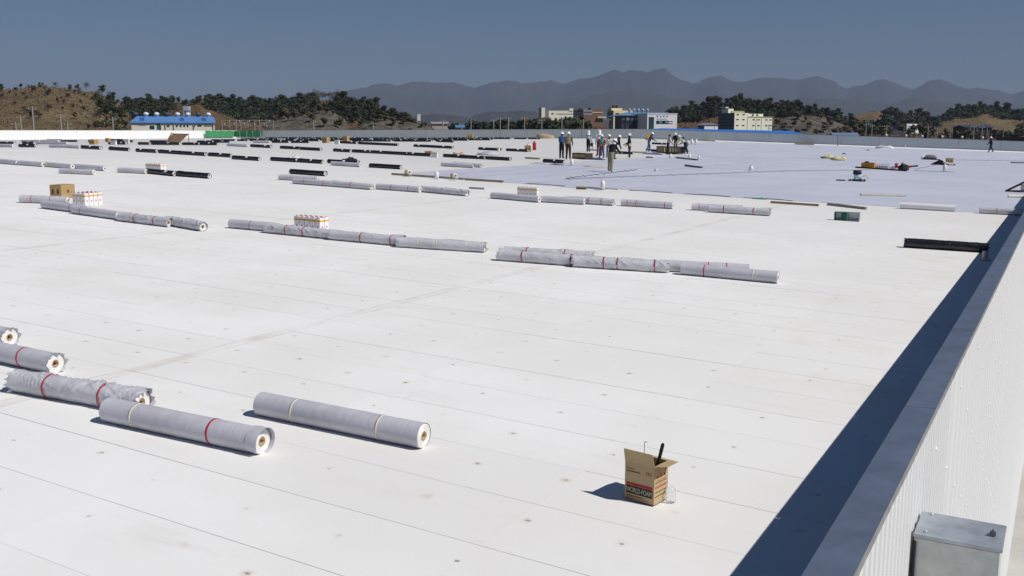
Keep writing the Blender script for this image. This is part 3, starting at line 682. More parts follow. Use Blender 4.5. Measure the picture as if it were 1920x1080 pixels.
for z_ in (.170, .130, .095, .062):
    mb = MB(); y_ = .018
    for k in range(7):
        ww = random.uniform(.010, .02); mb.box((w + .0012, y_ + ww / 2, z_), (.0016, ww, .006)); y_ += ww + .008
    mb.build('printed_text', M_PRED if z_ == .130 else M_PBLK, t)
mb = MB()
for k in range(3): mb.box((w + .0012, .1, .185 - k * .045), (.0016, .165, .002))
mb.build('printed_table', M_PRED, t)
for k, y_ in enumerate((.045, .095, .15)): ps(y_, .215, .018, .016, M_PRED, 'mark')
MB().add([(w + .0015, .155, .238), (w + .0015, .170, .238), (w + .0015, .170, .258), (w + .0015, .178, .258), (w + .0015, .1625, .276), (w + .0015, .147, .258), (w + .0015, .155, .258)], [(0, 1, 2, 3, 4, 5, 6)]).build('arrow_mark', M_PRED, t)
MB().lathe([(.026, 0), (.026, .001), (.020, .001), (.020, 0)], 20, 0, Matrix.Translation((w + .0008, .07, .258)) @ Matrix.Rotation(R(90), 4, 'Y')).build('round_mark', mat('print_tan', (.5, .3, .1), .8, .1), t)
MB().add([(.022, -.0225, h + .082), (.048, -.0225, h + .082), (.048, -.0125, h + .042), (.022, -.0125, h + .042)], [(3, 2, 1, 0)]).build('print', M_PRED, t)
# contents
pz = roofz(pb.x) + BT + .002
Mw = Matrix.Translation((pb.x, pb.y, pz)) @ Matrix.Rotation(ang, 4, 'Z')
g = thing('foam_gun', 'black foam gun sticking up out of the printed cardboard box', 'tool', Mw @ Vector((.16, .12, 0)), ang)
MB().tube([(.0, 0, .05), (.06, .0, .30), (.095, .0, .445), (.098, 0, .46)], [.011, .013, .014, .010], 10).build('handle', M_PBLK, g)
MB().tube([(.0, 0, .05), (-.07, .01, .27), (-.09, .01, .33)], [.012, .01, .012], 8).build('barrel', mat('tool_green', (.01, .09, .06), .4, .2), g)
MB().box((.02, .02, .235), (.10, .05, .06), bev=.01).build('grip', mat('tool_green_dark', (.008, .05, .035), .4, .2), g)
wv = MB().tube([(0, 0, .02), (-.004, 0, .44), (.0, .0, .452), (.02, 0, .452)], .0028, 6).build('hook_wire', mat('wire_steel', (.35, .35, .36), .35, .05, metal=.9), None, Mw @ Vector((.125, .075, .005)), (0, 0, ang))
tag(wv, 'thin hooked wire sticking out of the printed cardboard box', 'wire')
MB().box((0, 0, .13), (.18, .12, .20), bev=.012).build('rag_bundle', M_DARK, None, Mw @ Vector((.13, .10, 0)), (0, 0, ang)); tag(bpy.data.objects['rag_bundle'], 'dark green and black rags filling the printed cardboard box', 'rags')
# clear bottle beside it
q = NB('clear_plastic', 0.08, .5); q.pos(); q.p.inputs['Transmission Weight'].default_value = .85; q.p.inputs['IOR'].default_value = 1.25; q.p.inputs['Alpha'].default_value = .55; M_CLEAR = q.out(q.mix(q.noise(30, 2), (.75, .85, .9), (.9, .95, 1)))
pq = Mw @ Vector((w + .045, .17, .0)); t = thing('plastic_bottle', 'small clear plastic bottle standing beside the printed cardboard box', 'bottle', (pq.x, pq.y, roofz(pq.x) + BT + .002))
MB().lathe([(.0, .002), (.036, .002), (.040, .012), (.038, .04), (.040, .05), (.038, .06), (.040, .07), (.038, .08), (.040, .09), (.038, .105), (.022, .125), (.0, .127)], 20).build('bottle_wall', M_CLEAR, t)
mb = MB()
for k in range(6): mb.lathe([(0, .005), (.004, .003), (.005, 0)], 6, 0, Matrix.Translation((.036, -.022, .02 + k * .015)) @ Matrix.Rotation(R(90), 4, 'Y'))
mb.build('ridge_dots', mat('white_dot', (.9, .9, .9), .3, .02), t)

# ------------------------------------------------------------------ things lying on and around the membrane
M_ORANGE, M_TEAL, M_STEEL = mat('tool_orange', (.62, .24, .02), .5, .15), mat('tool_teal', (.10, .38, .36), .45, .15), mat('tool_steel', (.4, .41, .43), .35, .15, metal=.6)
M_YEL = mat('pale_yellow_cloth', (.62, .56, .30), .9, .15, 8)
def bar(u0, v0, u1, v1, r, m, label, name, cat, flat=False):
    a, b = hit(u0, v0), hit(u1, v1); c = (a + b) / 2; L = (b - a).length; rz = math.atan2(b.y - a.y, b.x - a.x)
    mb = MB().box((0, 0, r), (L, r * 3.2, r * 2), bev=r * .3) if flat else MB().tube([(-L / 2, 0, r), (L / 2, 0, r)], r, 10)
    return tag(mb.build(name, m, None, (c.x, c.y, roofz(c.x) + MT + .006), (0, tilt(c.x), rz)), label, cat)
M_PLANK = mat('plank_brown', (.30, .22, .14), .85, .2, 6); M_PLANKG = mat('plank_grey', (.27, .25, .22), .85, .2, 6)
bar(1445, 381, 1535, 387, .035, M_PLANK, 'brown timber batten on the boards just before the membrane edge', 'batten', 'batten', True)
bar(1552, 385, 1624, 393, .04, M_PLANKG, 'grey-brown timber batten lying askew behind the teal toolbox', 'batten', 'batten', True)
bar(1613, 367, 1698, 369, .04, mat('pale_batten', (.62, .58, .50), .7, .1), 'pale cream batten lying on the new membrane', 'batten', 'batten', True)
bar(735, 328, 800, 332.5, .04, M_PLANK, 'brown batten at the membrane corner under a small tape roll', 'batten', 'batten', True)
bar(800, 332.5, 870, 337.5, .04, M_PLANKG, 'grey-brown batten between the white bottle and second tape roll', 'batten', 'batten', True)
bar(872, 338, 944, 342.5, .04, M_PLANK, 'brown batten ending the line along the membrane corner', 'batten', 'batten', True)
bar(880, 354, 908, 355.5, .03, M_PLANKG, 'short dark stick on the boards behind crumpled grey rolls', 'stick', 'stick', True)
bar(985, 297.5, 1012, 299, .05, M_PLANK, 'brown batten with pale end lying near the two standing workers', 'batten', 'batten', True)
bar(1285, 312, 1316, 315.5, .05, mat('bar_dark', (.10, .10, .12), .6, .1), 'dark bar lying on the membrane below the crates', 'bar', 'bar', True)
bar(1268, 297, 1308, 301, .05, mat('bar_dark', (.10, .10, .12), .6, .1), 'dark bar lying beside the crouching workers', 'bar', 'bar', True)
bar(1104, 282, 1124, 283, .05, M_PLANK, 'brown batten on the boards behind the tool-belt worker', 'batten', 'batten', True)
bar(1186, 286.5, 1214, 288, .06, mat('pale_batten', (.62, .58, .50), .7, .1), 'pale board lying in front of the worker with the yellow backpack', 'board', 'board', True)
bar(1890, 370.5, 1930, 371.5, .055, mat('cream_pipe', (.75, .72, .58), .5, .05), 'cream pipe with dark end lying next to the parapet', 'pipe', 'pipe')
bar(1896, 306, 1925, 306.5, .05, mat('bar_dark', (.10, .10, .12), .6, .1), 'thin dark bar on the membrane next to the parapet end', 'bar', 'bar', True)
for s, lab in (((1253, 277, 1282, 277.5), 'grey roll end piece lying behind the stooping group'),): bar(*s, .09, mat('pipe_grey2', (.3, .29, .31), .6, .1), lab, 'tube', 'tube')
bar(1312, 263.5, 1342, 265.5, .12, M_SHEETW, 'white roll lying at the foot of the far parapet', 'white_roll', 'roll')
for k, (s, lab) in enumerate((((1491, 271, 1526, 272), 'brown plank at the bottom of the stack by the far parapet'), ((1502, 268, 1532, 268.5), 'dark plank behind the brown one by the far parapet'))):
    bar(*s, .13, (M_PLANK, mat('dark_wood', (.06, .035, .02), .8, .2))[k], lab, 'plank', 'plank', True)
# cords
def cord(pts, label, r=.017, m=None):
    w_ = [hit(*p) + Vector((0, 0, MT + .012 + r)) for p in pts]
    tag(MB().tube(w_, r, 6).build('cord', m or mat('cord_grey', (.20, .20, .28), .6, .1)), label, 'cord')
def wav(u0, v0, u1, v1, n, amp): return [(u0 + (u1 - u0) * i / n, v0 + (v1 - v0) * i / n + amp * math.sin(i * 2.2) * (1 + .4 * math.sin(i * .9))) for i in range(n + 1)]
cord(wav(1062, 335, 1195, 319, 34, .9), 'coiled grey cord zigzagging in front of the stooping worker')
cord(wav(1060, 336.5, 1480, 321, 60, .5) + wav(1480, 321, 1632, 319.5, 12, .2), 'long grey cord snaking across the membrane to the black canister')
cord(wav(1714, 318, 1760, 309, 8, .3), 'dark cord between the two tool piles')
cord([(1715, 321), (1760, 322.5), (1790, 323.5)], 'dark cord lying straight beside the orange crate pile')
cord(wav(1790, 300.5, 1930, 303, 20, .2), 'thin cord running towards the parapet from the tool pile')

def canister(u, v, h, r, body, top, label, name='canister', cat='canister'):
    p = hit(u, v); t = thing(name, label, cat, p + Vector((0, 0, MT + .004)))
    MB().lathe([(0, 0), (r, 0), (r, h * .78), (r * .75, h * .86), (r * .35, h * .9), (r * .35, h * .94)], 16).build('body', body, t)
    MB().lathe([(r * .4, h * .9), (r * .4, h), (0, h)], 14).build('cap', top, t)
    if cat != 'extinguisher': MB().lathe([(r * 1.01, h * .30), (r * 1.02, h * .31), (r * 1.02, h * .55), (r * 1.01, h * .56)], 16).build('label_band', mat('pale_label', (.8, .72, .7), .5, .1), t)
    return t
canister(819, 336, .36, .10, M_TIN, M_STICK, 'white plastic bottle standing on the batten at the membrane corner', 'plastic_bottle', 'bottle')
canister(1130, 356.5, .42, .09, M_TIN, M_YEL, 'white can with pale yellow top at the membrane front edge', 'can', 'can')
canister(1408, 321, .34, .13, M_TIN, M_TINR, 'white can with red lid standing alone on the membrane', 'can', 'can')
canister(1257, 297, .36, .10, M_TIN, M_TINR, 'white can with red cap in front of the dark-trousered leaning worker', 'can', 'can')
canister(1272 + 21, 297, .32, .10, M_TIN, M_STICK, 'white can standing by the dark bar', 'can', 'can')
canister(1310, 299, .28, .09, M_TIN, M_TINR, 'white can with red cap beside the end of a dark bar', 'can', 'can')
canister(1230, 321.5, .16, .10, mat('cream_pot', (.7, .64, .42), .6, .1), M_YEL, 'small cream pot sitting alone on the membrane', 'pot', 'pot')
canister(1072, 311, .42, .10, M_TIN, M_STICK, 'white bottle standing behind the feet of the khaki-jacketed worker', 'plastic_bottle', 'bottle')
canister(1112, 279.5, .5, .12, M_TIN, M_STICK, 'white bottle beside the worker with the dark bag', 'plastic_bottle', 'bottle')
canister(1297, 271, .7, .16, M_TIN, M_STICK, 'white drum behind the stooping workers', 'drum', 'drum'); canister(1305, 271.5, .7, .16, M_TIN, M_STICK, 'second white drum beside the first, near the far parapet', 'drum', 'drum')
canister(1771, 322, .5, .12, M_TIN, M_STICK, 'white bottle standing in front of the tool pile on the membrane', 'plastic_bottle', 'bottle')
canister(1002, 281.5, .78, .16, mat('fire_red', (.5, .02, .03), .4, .1), mat('fire_red_dark', (.25, .01, .02), .4, .1), 'red fire extinguisher standing alone on the grey roof', 'fire_extinguisher', 'extinguisher')
canister(991, 281, .6, .14, M_TIN, M_TINR, 'white can with red lid beside the carton near the extinguisher', 'can', 'can'); canister(994, 284, .6, .14, M_TIN, M_STICK, 'plain white can between carton and extinguisher', 'can', 'can')
# small tape rolls at the membrane corner
for u, v, lab in ((764, 331, 'small brown and white tape roll on the batten at the membrane corner'), (850, 338, 'second small tape roll beside the white bottle')):
    p = hit(u, v); t = thing('tape_roll', lab, 'tape', p + Vector((0, .05, .09)), R(-20))
    MB().lathe([(.05, -.13), (.11, -.13), (.11, .13), (.05, .13)], 18, 0, Matrix.Translation((0, 0, .11)) @ Matrix.Rotation(R(90), 4, 'Y')).build('tape', M_CREAM, t)
    MB().lathe([(.111, .02), (.112, .02), (.112, .125), (.111, .125)], 18, 0, Matrix.Translation((-.15, 0, .11)) @ Matrix.Rotation(R(90), 4, 'Y')).build('liner', M_CORE, t)
    MB().tube([(.15, 0, .02), (.40, -.05, .02)], [.07, .01], 8).build('loose_tail', M_STICK, t)
# brush on the boards
p = hit(1090, 355); t = thing('push_broom', 'brown brush head with a long teal handle at the membrane edge', 'broom', p + Vector((0, 0, .01)), R(5))
MB().box((0, 0, .07), (.42, .14, .07), bev=.01).build('brush_head', mat('brush_tan', (.45, .32, .16), .8, .2), t); MB().box((0, 0, .02), (.42, .12, .04)).build('bristles', M_DARK, t)
MB().tube([(.2, 0, .07), (1.0, -.25, .03)], .017, 8).build('handle', mat('broom_teal', (.03, .22, .24), .5, .1), t)
# green scraps
heap(hit(1425, 373.5), .28, .1, .06, mat('green_rope', (.03, .22, .10), .7, .2), 'tangle of green rope at the membrane front edge', 'rope_tangle', 'rope', 31)
# teal toolbox, opened
p = hit(1588, 414); t = thing('toolbox', 'teal-edged metal toolbox lying open on the roof boards', 'toolbox', p + Vector((0, 0, BT + .003)), R(2))
M_TE = mat('toolbox_teal', (.03, .20, .17), .5, .15)
for s in (-1, 1):
    mb = MB(); X = s * .19
    for xx in (X - .17, X + .17): mb.box((xx, 0, .13), (.02, .2, .26))
    mb.box((X, 0, .01), (.34, .2, .02)); mb.box((X, 0, .25), (.34, .2, .02)); mb.build('tray_frame', M_TE if s < 0 else mat('toolbox_grey', (.30, .33, .36), .5, .1), t)
    MB().box((X, .085, .13), (.32, .01, .22)).build('tray_back', M_TIN, t)
MB().box((-.10, -.02, .12), (.14, .1, .2)).build('insert', mat('insert_green', (.02, .12, .06), .6, .2), t)
# hot-air canister set
p = hit(1607, 340); t = thing('welding_machine', 'black and white welding machine on a flat black base on the membrane', 'machine', p + Vector((0, 0, MT + .004)), R(4))
MB().box((0, 0, .05), (.85, .35, .10), bev=.03).build('base', M_PBLK, t)
MB().lathe([(0, .10), (.19, .10), (.19, .30), (.17, .36)], 18, 0, Matrix.Translation((.02, 0, 0))).build('drum', mat('pale_teal', (.5, .68, .66), .4, .1), t)
MB().lathe([(.17, .34), (.21, .36), (.21, .56), (0, .57)], 18, 0, Matrix.Translation((-.01, 0, 0))).build('motor_cover', M_PBLK, t)
for s in (-1, 1): MB().lathe([(0, -.03), (.06, -.03), (.06, .03), (0, .03)], 14, 0, Matrix.Translation((s * .28, -.19, .06)) @ Matrix.Rotation(R(90), 4, 'X')).build('wheel', mat('wheel_grey', (.25, .25, .25), .6, .1), t)
MB().tube([(.2, 0, .25), (.45, 0, .3), (.55, .05, .12)], .02, 8).build('hose', mat('hose_tan', (.45, .42, .3), .6, .1), t)
bar(1568, 339, 1584, 339.5, .03, M_PBLK, 'small dark hand tool beside the welding machine', 'hand_tool', 'tool', True)
# pile with the orange crate
def tool_pile():
    p = hit(1628, 316); t = thing('orange_crate', 'orange plastic crate on the tool pile on the membrane', 'crate', p + Vector((0, 0, .02)), R(-3))
    mb = MB(); mb.box((0, 0, .01), (.85, .5, .02))
    for s in (-1, 1): mb.box((s * .415, 0, .2), (.02, .5, .36)); mb.box((0, s * .24, .2), (.81, .02, .36))
    mb.build('crate_shell', M_ORANGE, t); MB().box((-.12, 0, .40), (.3, .3, .14), bev=.05).build('glove', M_PBLK, t)
    p = hit(1654, 317); t = thing('wire_basket', 'pale wire basket next to the orange crate', 'basket', p, R(-3))
    mb = MB()
    for i in range(9): mb.tube([(-.45 + i * .11, -.22, 0), (-.45 + i * .11, -.22, .36)], .012, 5); mb.tube([(-.45 + i * .11, .22, 0), (-.45 + i * .11, .22, .36)], .012, 5)
    for z_ in (.02, .19, .36): mb.tube([(-.46, -.22, z_), (.46, -.22, z_), (.46, .22, z_), (-.46, .22, z_), (-.46, -.22, z_)], .014, 5)
    mb.build('wires', mat('wire_pale', (.55, .55, .58), .5, .1), t); MB().box((0, 0, .12), (.8, .38, .2), bev=.05).build('contents', M_FILMW, t)
    p = hit(1681, 317); t = thing('hand_drill', 'white and red power tool lying on the tool pile', 'tool', p, R(0))
    MB().tube([(-.45, 0, .1), (-.1, 0, .12), (.15, 0, .2)], [.07, .09, .13], 10).build('body', M_TIN, t); MB().lathe([(.06, -.1), (.17, -.1), (.17, .1), (.06, .1)], 14, 0, Matrix.Translation((.0, 0, .24)) @ Matrix.Rotation(R(90), 4, 'Y')).build('disc', M_TINR, t)
    heap(hit(1694, 319), .36, .28, .5, M_DARK, 'dark red and black cable drum bundle on the tool pile', 'cable_bundle', 'cable', 41)
    t = thing('spray_gun', 'red and black spray gun at the end of the tool pile', 'tool', hit(1707, 316) + Vector((0, 0, .02)), R(-8))
    MB().tube([(-.35, 0, .08), (.15, 0, .14)], [.11, .06], 10).build('body', M_TINR, t); MB().tube([(.15, 0, .14), (.5, 0, .18)], .06, 10).build('nozzle', M_PBLK, t)
    bar(1604, 315, 1700, 321.5, .045, M_PBLK, 'long black bar lying under the tool pile', 'bar', 'bar', True)
tool_pile()
def yellow():
    for k, (u, v, sx, lab) in enumerate(((1553, 297.5, .55, 'pale yellow cloth bundle with black handle on the membrane'), (1572, 301, .62, 'larger pale yellow cloth bundle lying before the other'))):
        p = hit(u, v); heap(p, sx, .3, .34, M_YEL, lab, 'cloth_bundle', 'cloth', 50 + k)
        bar(u - 14 if k == 0 else u + 6, v - .5, u - 5 if k == 0 else u + 14, v - .3, .07, M_PBLK, ('black handle lying by the smaller yellow bundle', 'black handle lying by the larger yellow bundle')[k], 'hand_tool', 'tool')
yellow()
heap(hit(1582, 289), .2, .12, .12, M_DARK, 'tiny dark rag on the membrane beyond the yellow bundles', 'rag', 'rag', 61); heap(hit(1627, 282), .2, .12, .12, M_DARK, 'tiny dark rag near the far parapet', 'rag', 'rag', 62)
p = hit(1745, 299.5); t = thing('grey_sack', 'grey sack with white cap on the far tool pile', 'sack', p, R(0))
MB().tube([(-.65, 0, .12), (-.3, 0, .24), (.25, 0, .26), (.5, 0, .15)], [.07, .2, .22, .1], 12).build('bag', mat('sack_grey', (.24, .25, .27), .8, .2), t)
MB().lathe([(0, 0), (.1, 0), (.1, .35), (0, .36)], 12, 0, Matrix.Translation((-.72, 0, 0))).build('can', M_TIN, t); MB().box((0, -.1, .03), (1.5, .4, .06)).build('mat', M_PBLK, t)
p = hit(1768, 309.5); t = thing('generator', 'low black machine with white hose on the far tool pile', 'machine', p, R(0))
mb = MB(); mb.add([(-.9, -.2, .01), (.9, -.2, .01), (.9, .2, .01), (-.9, .2, .01), (-.9, -.2, .06), (-.25, -.2, .42), (-.25, .2, .42), (-.9, .2, .06), (.9, -.2, .05), (.9, .2, .05)], [(0, 1, 8, 5, 4), (3, 7, 6, 9, 2), (4, 5, 6, 7), (5, 8, 9, 6), (0, 4, 7, 3), (1, 2, 9, 8)]); mb.build('casing', M_PBLK, t)
MB().tube([(-.05, -.05, .3), (.25, -.25, .16), (.75, -.25, .06)], [.1, .09, .06], 8).build('hose', M_TIN, t)
carton(1780, 306, .5, .45, .42, R(20), 'mustard yellow and pink carton standing behind the black machine')
t = thing('hand_cart', 'black folding hand cart with a white bucket next to the parapet', 'cart', hit(1912, 361) + Vector((0, 0, .02)), R(10))
MB().tube([(-.55, 0, .04), (.7, 0, .04)], .03, 8).tube([(-.55, .35, .04), (.7, .35, .04)], .03, 8).tube([(-.55, 0, .04), (-.55, .35, .04)], .03, 8).build('base_frame', M_PBLK, t)
MB().tube([(-.55, 0, .04), (.65, 0, .72)], .028, 8).tube([(-.55, .35, .04), (.65, .35, .72)], .028, 8).tube([(.65, 0, .72), (.65, .35, .72)], .028, 8).build('handle', M_PBLK, t)
MB().lathe([(0, .05), (.12, .05), (.15, .36), (.13, .37), (.1, .08)], 16, 0, Matrix.Translation((.18, .18, 0))).build('bucket', M_TIN, t)
# slatted crates used by the crew
def slat_crate(u0, v0, u1, v1, h, label):
    a, b = hit(u0, v0), hit(u1, v1); c = (a + b) / 2; L = (b - a).length; t = thing('slatted_crate', label, 'crate', c + Vector((0, .3, MT + .004)), math.atan2(b.y - a.y, b.x - a.x))
    my, md = mat('crate_yellow', (.34, .27, .12), .8, .25, 4), mat('crate_dark', (.06, .045, .03), .8, .2)
    for s in (-1, 1):
        for z_ in (.06, h - .05): MB().box((0, s * .28, z_), (L, .05, .08)).build('rail', md, t)
        for i in range(8): MB().box((-L / 2 + L * (i + .5) / 8, s * .25, h / 2), (L / 8 * .62, .03, h * .8)).build('slat', my, t)
    MB().box((0, 0, .02), (L, .5, .03)).build('floor_board', md, t)
    for s in (-1, 1): MB().box((s * (L / 2 - .03), 0, h / 2), (.05, .6, h)).build('end_panel', md, t)
slat_crate(1076, 297, 1101, 299.5, .42, 'yellow and brown slatted crate behind the khaki-jacketed worker')
slat_crate(1234, 286, 1276, 290, .62, 'long yellow slatted crate between the stooping workers')
heap(hit(1116, 299.5), .75, .3, .16, mat('navy_sheet', (.05, .06, .12), .6, .2), 'dark navy folded sheet lying before the slatted crate', 'folded_sheet', 'sheet', 71)
heap(hit(1222, 289.5), .9, .4, .18, mat('violet_sheet', (.15, .16, .33), .6, .2), 'violet-blue folded sheet in front of the long slatted crate', 'folded_sheet', 'sheet', 72)
heap(hit(1217, 296), .3, .16, .12, M_DARK, 'dark red and blue tool lying on the membrane before the crew', 'tool', 'tool', 73)
heap(hit(1114, 313), .9, .25, .12, mat('pale_tool', (.55, .48, .42), .7, .3), 'pale and dark hand tools lying by the stooping front worker', 'tool_heap', 'tools', 74)
heap(hit(1011, 307.5), .6, .25, .1, M_FILMW, 'flat scrap of grey film at the membrane edge', 'film_scrap', 'plastic film', 75); heap(hit(1044, 309.5), .5, .25, .1, mat('dark_scrap', (.2, .2, .25), .6, .2), 'dark film scrap beside the standing workers', 'film_scrap', 'plastic film', 76)
a, b = hit(1157, 288.5), hit(1170, 289); roll(a, a + Vector((1.3, .1, 0)), 'black', 'short black roll with white end lying between the workers')
a = hit(1212, 284); roll(a, a + Vector((1.5, 0, 0)), 'black', 'black roll lying behind the jeans-wearing worker')
a = hit(1223, 270.5); roll(a, a + Vector((1.8, 0, 0)), 'black', 'dark roll with white stickers beyond the yellow backpack', sticker=.4)

# ------------------------------------------------------------------ the crew
def person(u, v, rel, stature, label, top, legs_m, shoes, lean=0, head=0, legs=((4, 6, .1), (-4, 6, .1)), arms=((10, 8, 15), (10, 8, 15)), hat=True, hatm=None, skin=(.30, .19, .12), extra=None, twist=0.0, hood=None):
    k = stature / 1.75; V = []; E = []; Rr = []; SEG = []
    def vtx(p, r): r = r * (1.17 if r > .034 and r not in (.082, .098, .07, .042, .043) else 1.0); V.append(Vector(p) * k); Rr.append(r * k); return len(V) - 1
    def edge(a, b, m): E.append((a, b)); SEG.append((a, b, m))
    Lr = R(lean); up = Vector((math.sin(Lr), 0, math.cos(Lr))); fwd = Vector((math.cos(Lr), 0, -math.sin(Lr)))
    pel = Vector((0, 0, 0)); i_p = vtx(pel, .145); i_w = vtx(pel + up * .18, .135); i_c = vtx(pel + up * .38, .165); i_n = vtx(pel + up * .53, .062)
    Hr = R(lean * .4 + head); hu = Vector((math.sin(Hr), 0, math.cos(Hr))); hf = Vector((math.cos(Hr), 0, -math.sin(Hr)))
    hb = V[i_n] / k; i_h1 = vtx(hb + hu * .10, .082); i_h2 = vtx(hb + hu * .19, .098); i_h3 = vtx(hb + hu * .255, .07)
    edge(i_p, i_w, 1); edge(i_w, i_c, 0); edge(i_c, i_n, 0); edge(i_n, i_h1, 3); edge(i_h1, i_h2, 3); edge(i_h2, i_h3, 3)
    i_no = vtx(hb + hu * .14 + hf * .112, .016); edge(i_h1, i_no, 3)
    feet = []
    for s, (a, kn, sp) in zip((1, -1), legs):
        a1, a2 = R(a), R(a - kn); hp = pel + Vector((0, s * .09, -.06)); ih = vtx(hp, .1)
        kp = hp + Vector((math.sin(a1), s * sp * .5, -math.cos(a1))) * .42; ik = vtx(kp, .072)
        ap = kp + Vector((math.sin(a2), s * sp * .3, -math.cos(a2))) * .41; ia = vtx(ap, .052)
        it = vtx(ap + Vector((.13, s * .03, -.035)), .042); it2 = vtx(ap + Vector((.20, s * .04, -.045)), .034)
        ihl = vtx(ap + Vector((-.03, 0, -.035)), .043)
        edge(i_p, ih, 1); edge(ih, ik, 1); edge(ik, ia, 1); edge(ia, it, 2); edge(it, it2, 2); edge(ia, ihl, 2); feet.append(min(V[ia].z / k - .085, V[it2].z / k - .034))
    for s, (a, o_, el) in zip((1, -1), arms):
        sh = pel + up * .46 + Vector((0, s * .185, 0)); ish = vtx(sh, .075); a1 = R(a); a2 = R(a + el)
        e_ = sh + Vector((math.sin(a1), s * math.sin(R(o_)), -math.cos(a1))).normalized() * .29; ie = vtx(e_, .052)
        w_ = e_ + Vector((math.sin(a2), -s * .12, -math.cos(a2))).normalized() * .25; iw = vtx(w_, .036)
        dd = Vector((math.sin(a2), -s * .06, -math.cos(a2))).normalized(); side = Vector((0, s, 0)); nrm = dd.cross(side).normalized()
        ip = vtx(w_ + dd * .06, .034)
        edge(i_c, ish, 0); edge(ish, ie, 0); edge(ie, iw, 0); edge(iw, ip, 3)
        for f_, (off, ln) in enumerate(((-.028, .075), (-.009, .085), (.010, .08), (.027, .062))):
            b0 = w_ + dd * .095 + nrm * off; ib = vtx(b0, .0105); im = vtx(b0 + dd * ln * .5 - side * .006, .0095); ie2 = vtx(b0 + dd * ln * .9 - side * .024, .008)
            edge(ip, ib, 3); edge(ib, im, 3); edge(im, ie2, 3)
        tb = vtx(w_ + dd * .045 - nrm * .045, .011); te = vtx(w_ + dd * .09 - nrm * .062 - side * .015, .009); edge(ip, tb, 3); edge(tb, te, 3)
    zmin = min(feet) * k
    me = bpy.data.meshes.new('body'); me.from_pydata([p - Vector((0, 0, zmin)) for p in V], E, [])
    ob = bpy.data.objects.new('body', me); COL.objects.link(ob)
    sk = ob.modifiers.new('s', 'SKIN'); sk.use_smooth_shade = True
    for i, sv in enumerate(me.skin_vertices[0].data):
        r = Rr[i]; sv.radius = (r, r); sv.use_root = (i == 0)
    ob.modifiers.new('d', 'SUBSURF').levels = 1
    dg = bpy.context.evaluated_depsgraph_get(); dg.update(); fin = bpy.data.meshes.new_from_object(ob.evaluated_get(dg)); bpy.data.objects.remove(ob)
    fin.materials.clear()
    for m in (top, legs_m, shoes, mat('skin_%02d' % int(skin[0] * 100), skin, .6, .1)): fin.materials.append(m)
    segs = [(V[a] - Vector((0, 0, zmin)), V[b] - Vector((0, 0, zmin)), m, max(Rr[a], Rr[b])) for a, b, m in SEG]
    for po in fin.polygons:
        c = po.center; best, bm_ = 1e9, 0
        for a, b, m, r in segs:
            ab = b - a; t_ = max(0, min(1, (c - a).dot(ab) / max(1e-9, ab.length_squared))); d_ = (c - a - ab * t_).length / r
            if d_ < best: best, bm_ = d_, m
        po.material_index = bm_; po.use_smooth = True
    p = hit(u, v); rz = TH + R(rel)
    t = thing('person', label, 'person', (p.x, p.y, roofz(p.x) + MT + .002), rz)
    link('body', fin, t)
    hc = (V[i_h2] - Vector((0, 0, zmin)))
    Mh = Matrix.Translation(hc) @ Matrix.Rotation(Hr, 4, 'Y') @ Matrix.Scale(k, 4)
    if hat:
        mb = MB(); mb.lathe([(.0, .155), (.05, .148), (.095, .115), (.122, .06), (.128, .02), (.130, .012), (.150, .004), (.150, -.004), (.126, 0)], 20, 0, Mh)
        mb.box((.125, 0, .012), (.09, .17, .012), 0, Mh); mb.build('hard_hat', hatm or mat('hat_white', (.85, .85, .85), .35, .03), t)
    else:
        MB().lathe([(.0, .118), (.06, .108), (.098, .06), (.108, .0), (.100, -.06), (.07, -.09)], 16, 0, Mh @ Matrix.Translation((-.018, 0, 0))).build('hair', mat('black_hair', (.012, .01, .01), .6, .2), t)
    if hood: MB().lathe([(.0, .13), (.06, .118), (.108, .06), (.118, .0), (.114, -.08), (.135, -.17), (.17, -.24)], 16, 0, Mh @ Matrix.Translation((-.025, 0, 0))).build('head_cloth', hood, t)
    cw = V[i_w] - Vector((0, 0, zmin)); cc = V[i_c] - Vector((0, 0, zmin)); Mt = Matrix.Rotation(Lr, 4, 'Y') @ Matrix.Scale(k, 4)
    if extra: extra(t, cw, cc, Mt, k, V, zmin)
    return t
J = lambda n, c: mat('cloth_' + n, c, .9, .18, 9, bump=.1)
WH_SH, DK_SH = mat('white_shoes', (.75, .75, .73), .6, .05), mat('dark_shoes', (.02, .02, .022), .6, .1)
def belt(m):
    def f(t, cw, cc, Mt, k, V, zm):
        MB().lathe([(.150, -.10), (.165, -.09), (.165, .0), (.150, .01)], 18, 0, Matrix.Translation(cw) @ Mt @ Matrix.Translation((0, 0, -.06))).box((.0, .19, -.16), (.16, .07, .2), 0, Matrix.Translation(cw) @ Mt).box((.05, -.19, -.15), (.14, .06, .18), 0, Matrix.Translation(cw) @ Mt).build('tool_belt', m, t)
    return f
def pack(m):
    def f(t, cw, cc, Mt, k, V, zm):
        Mx = Matrix.Translation(cc) @ Mt; MB().box((-.27, 0, -.06), (.24, .32, .50), bev=.09, M=Mx).build('backpack', m, t); MB().box((-.27, 0, -.34), (.2, .3, .06), 0, Mx).build('backpack_base', M_PBLK, t)
        for s in (-1, 1): MB().tube([(-.16, s * .11, .16), (.02, s * .12, .20), (.16, s * .12, .05), (.02, s * .15, -.2), (-.16, s * .12, -.25)], .02, 6, M=Mx).build('strap', M_PBLK, t)
    return f
def bag(m):
    def f(t, cw, cc, Mt, k, V, zm): MB().box((.12, -.28, .62), (.34, .16, .32), bev=.04).tube([(.0, -.28, .78), (.05, -.28, .90), (.19, -.28, .90), (.24, -.28, .78)], .012, 6).build('carried_bag', m, t)
    return f
